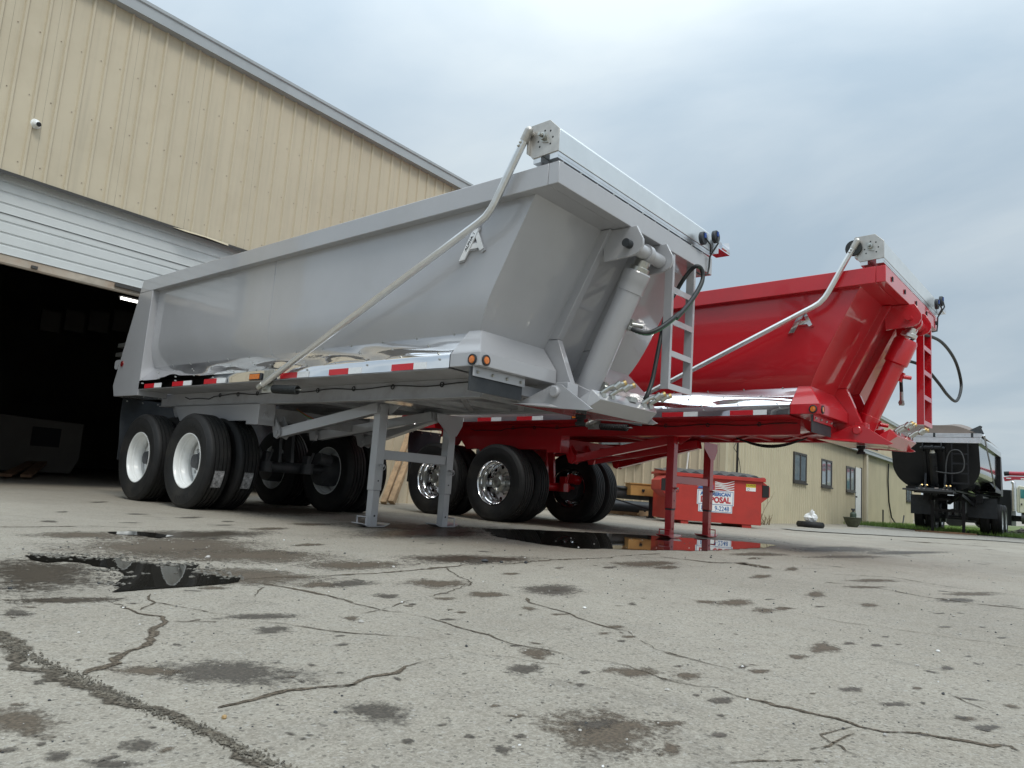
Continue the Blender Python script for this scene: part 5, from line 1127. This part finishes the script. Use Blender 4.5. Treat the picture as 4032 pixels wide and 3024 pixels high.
# ------------------------------------------------------------------ gravel, grass, loose stones
def sheet(name, pts, m, dz, kind='structure', jag=.15):
    P_ = []
    k = len(pts)
    for i in range(k):
        a, c = Vector(pts[i]), Vector(pts[(i+1) % k]); n = max(1, int((c-a).length/.6))
        for j in range(n): q = a.lerp(c, j/n); P_.append((q.x+random.uniform(-jag, jag), q.y+random.uniform(-jag, jag)))
    b = MB(); b.add([(x_, y_, gz(x_, y_)+dz) for x_, y_ in P_], [tuple(range(len(P_)))]); o = b.build(name, m, None, kind=kind, smooth=0)
    bm = bmesh.new(); bm.from_mesh(o.data); bmesh.ops.triangulate(bm, faces=bm.faces); bm.to_mesh(o.data); bm.free(); return o
gq = [G(*p) for p in ((3050,2080),(3400,2084),(3640,2096),(4032,2122),(4200,2134),(4200,2152),(3900,2130),(3500,2112),(3150,2092))]
sheet('gravel_strip', [(p.x, p.y) for p in gq], M['gravel'], .016)
sheet('lawn', [(27.5, 4.75), (24.5, 2.9), (24.6, -.4), (24.3, -3.5), (26, -9), (120, -30), (300, -60), (300, 8), (40, 5.2)], M['soil'], .03)
b = MB(); rnd = random.Random(3)
for i in range(26000):
    x_ = 23.2+rnd.random()**1.6*13; y_ = rnd.uniform(-5, 4.6)
    if x_ < 24.4+.25*math.sin(y_*2) and not (y_ > 3.0): continue
    if y_ > 4.75: continue
    h = rnd.uniform(.05, .17); a = rnd.uniform(0, 6.28); wd = .012; z0 = gz(x_, y_)+.03; dx, dy = math.cos(a)*wd, math.sin(a)*wd; lx_, ly_ = rnd.uniform(-.06, .06), rnd.uniform(-.06, .06)
    b.v += [(x_-dx, y_-dy, z0), (x_+dx, y_+dy, z0), (x_+lx_, y_+ly_, z0+h)]; q = len(b.v); b.f.append((q-3, q-2, q-1))
b.build('grass', M['grassblade'], None, kind='stuff', smooth=0)
b = MB()
for i in range(60):
    x_ = rnd.uniform(28, 38); y_ = rnd.uniform(-6, 1.2); r_ = rnd.uniform(.2, .55); b.ball((x_, y_, gz(x_, y_)), r_, 8, (1.4, 1.2, .5), .3)
b.build('soil_mounds', M['crack'], None, kind='stuff', smooth=0)

def stone(px, py, rpx, m, lab=None):
    p = G(px, py); d = (p-Vector(CAM)).length; r_ = rpx*d/FPX
    b = MB(); b.ball((0, 0, 0), r_, 8, (random.uniform(.9, 1.25), random.uniform(.8, 1.1), random.uniform(.55, .8)), .16)
    o = b.build('pebble', M[m], None, smooth=40); o.location = (p.x, p.y, p.z+r_*.5); o.rotation_euler.z = random.uniform(0, 6)
    names = {'stone_l': 'pale grey', 'stone_d': 'dark', 'stone_o': 'ochre', 'stone_w': 'white'}
    tag(o, lab or names[m]+' pebble lying loose on the open concrete', 'pebble', None if lab else names[m]+' pebbles on the concrete')
for reg, L_ in ((G1, [(1363,1358,20,'stone_o','ochre pebble, lone yellowish one right of the wide gravel joint'),(1130,1183,11,'stone_l'),(1688,1278,9,'stone_d'),(2040,1325,13,'stone_d'),(2080,1223,8,'stone_d'),(1265,383,17,'stone_l','round grey stone at the edge of the left puddle'),(750,687,7,'stone_w'),(850,788,7,'stone_w'),(478,838,8,'stone_w'),(1300,843,7,'stone_d'),(1727,275,8,'stone_w'),(2098,356,7,'stone_d'),(1680,455,7,'stone_w'),(170,980,9,'stone_w'),(860,1228,11,'stone_l'),(60,572,12,'stone_d'),(1590,1175,7,'stone_d'),(640,735,5,'stone_d'),(1430,745,5,'stone_d'),(2000,588,5,'stone_w'),(600,540,8,'stone_d'),(300,1250,9,'stone_d')]),
   (G2, [(187,776,18,'stone_l','smooth flat grey pebble left of the long crack'),(828,922,12,'stone_d'),(1548,690,13,'stone_w','white chunk, brightest stone in the middle of the slab'),(437,654,9,'stone_w'),(415,665,6,'stone_d'),(385,437,8,'stone_w'),(940,407,22,'stone_d','black rubble lump in the dark stain behind the long crack'),(1040,412,14,'stone_d'),(1190,415,16,'stone_d'),(930,527,6,'stone_w'),(1185,382,6,'stone_w'),(1716,513,7,'stone_l'),(1380,503,5,'stone_l'),(550,913,5,'stone_d'),(990,950,5,'stone_d'),(1648,1173,7,'stone_l'),(1130,1343,10,'stone_l'),(1100,1373,10,'stone_d'),(1557,1390,11,'stone_d'),(1520,1435,12,'stone_l'),(1995,1390,9,'stone_l'),(1805,1490,10,'stone_l'),(32,1325,13,'stone_d'),(1115,1540,13,'stone_l'),(1152,1525,12,'stone_w'),(1660,1655,11,'stone_w'),(945,1268,6,'stone_d'),(70,1223,8,'stone_d'),(2005,783,6,'stone_d'),(2050,1190,16,'stone_l','rough tan stone by the long crack right of the middle'),(1510,320,7,'stone_w'),(85,355,6,'stone_d'),(1690,495,5,'stone_d'),(630,1210,5,'stone_d')]),
   (G3, [(1565,1040,11,'stone_l'),(1690,953,11,'stone_w'),(1720,1212,11,'stone_d'),(1370,1465,16,'stone_l'),(330,850,5,'stone_d'),(425,567,6,'stone_l'),(1690,1137,6,'stone_w'),(985,1397,8,'stone_l'),(810,1393,8,'stone_d'),(1112,1423,9,'stone_d'),(500,1045,9,'stone_w'),(2040,837,6,'stone_d'),(1645,915,4,'stone_d'),(1270,220,5,'stone_d'),(1405,272,5,'stone_d'),(1030,1168,5,'stone_d'),(400,507,4,'stone_d'),(250,1200,6,'stone_d'),(530,1247,9,'stone_w'),(1630,1210,4,'stone_d'),(307,380,7,'stone_d'),(620,703,6,'stone_d')])):
    for it in L_:
        a = PX(reg, it[:2]); stone(a[0], a[1], it[2]*.65*.8, it[3], it[4] if len(it) > 4 else None)
# gravel packed in the wide joint, grit and crumbs all over the slab
b = MB(); rnd = random.Random(8)
for i in range(1300):
    q = JQ[rnd.randrange(len(JQ))]; r_ = rnd.uniform(.0012, .004); b.ball((q.x+rnd.gauss(0, .010), q.y+rnd.gauss(0, .010), q.z+.003), r_, 5, (1, 1, .8), .25)
b.build('joint_gravel', mat('joint_grit', (.13, .115, .09), .9, var=.75, vscale=55), None, kind='stuff', smooth=0)
for nm, m, n, lo, hi in (('dark_grit', 'stone_d', 800, .0008, .0042), ('pale_grit', 'stone_l', 800, .0008, .0042)):
    b = MB()
    for i in range(n):
        px_, py_ = rnd.uniform(0, 4032), 2120+904*rnd.random()**1.5
        p = G(px_, py_); sc2 = min(2.2, max(.6, (p-Vector(CAM)).length/3)); r_ = (lo+(hi-lo)*rnd.random()**2.5)*sc2; b.ball((p.x, p.y, p.z+r_*.4), r_, 5, (1.1, 1, .7), .3)
    b.build(nm, M[m], None, kind='stuff', smooth=0)
b = MB()
edge = [PX(G1, p) for p in ((230,366),(330,380),(480,376),(600,388),(720,384),(800,410),(900,418),(1080,420),(1200,428),(1180,455),(1250,485),(1400,500),(715,545),(770,500),(755,478),(650,455),(300,360),(1300,470),(450,362))]
for i in range(420):
    a = edge[rnd.randrange(len(edge))]; p = G(a[0]+rnd.gauss(0, 45), a[1]+rnd.gauss(0, 5)); r_ = rnd.uniform(.004, .014)*(rnd.random()**.6); b.ball((p.x, p.y, p.z+.003), r_, 6, (1.3, 1.2, .6), .3)
b.build('rubble', mat('broken_slab_edge', (.15, .14, .12), .9, var=.6, vscale=25), None, kind='stuff', smooth=0)
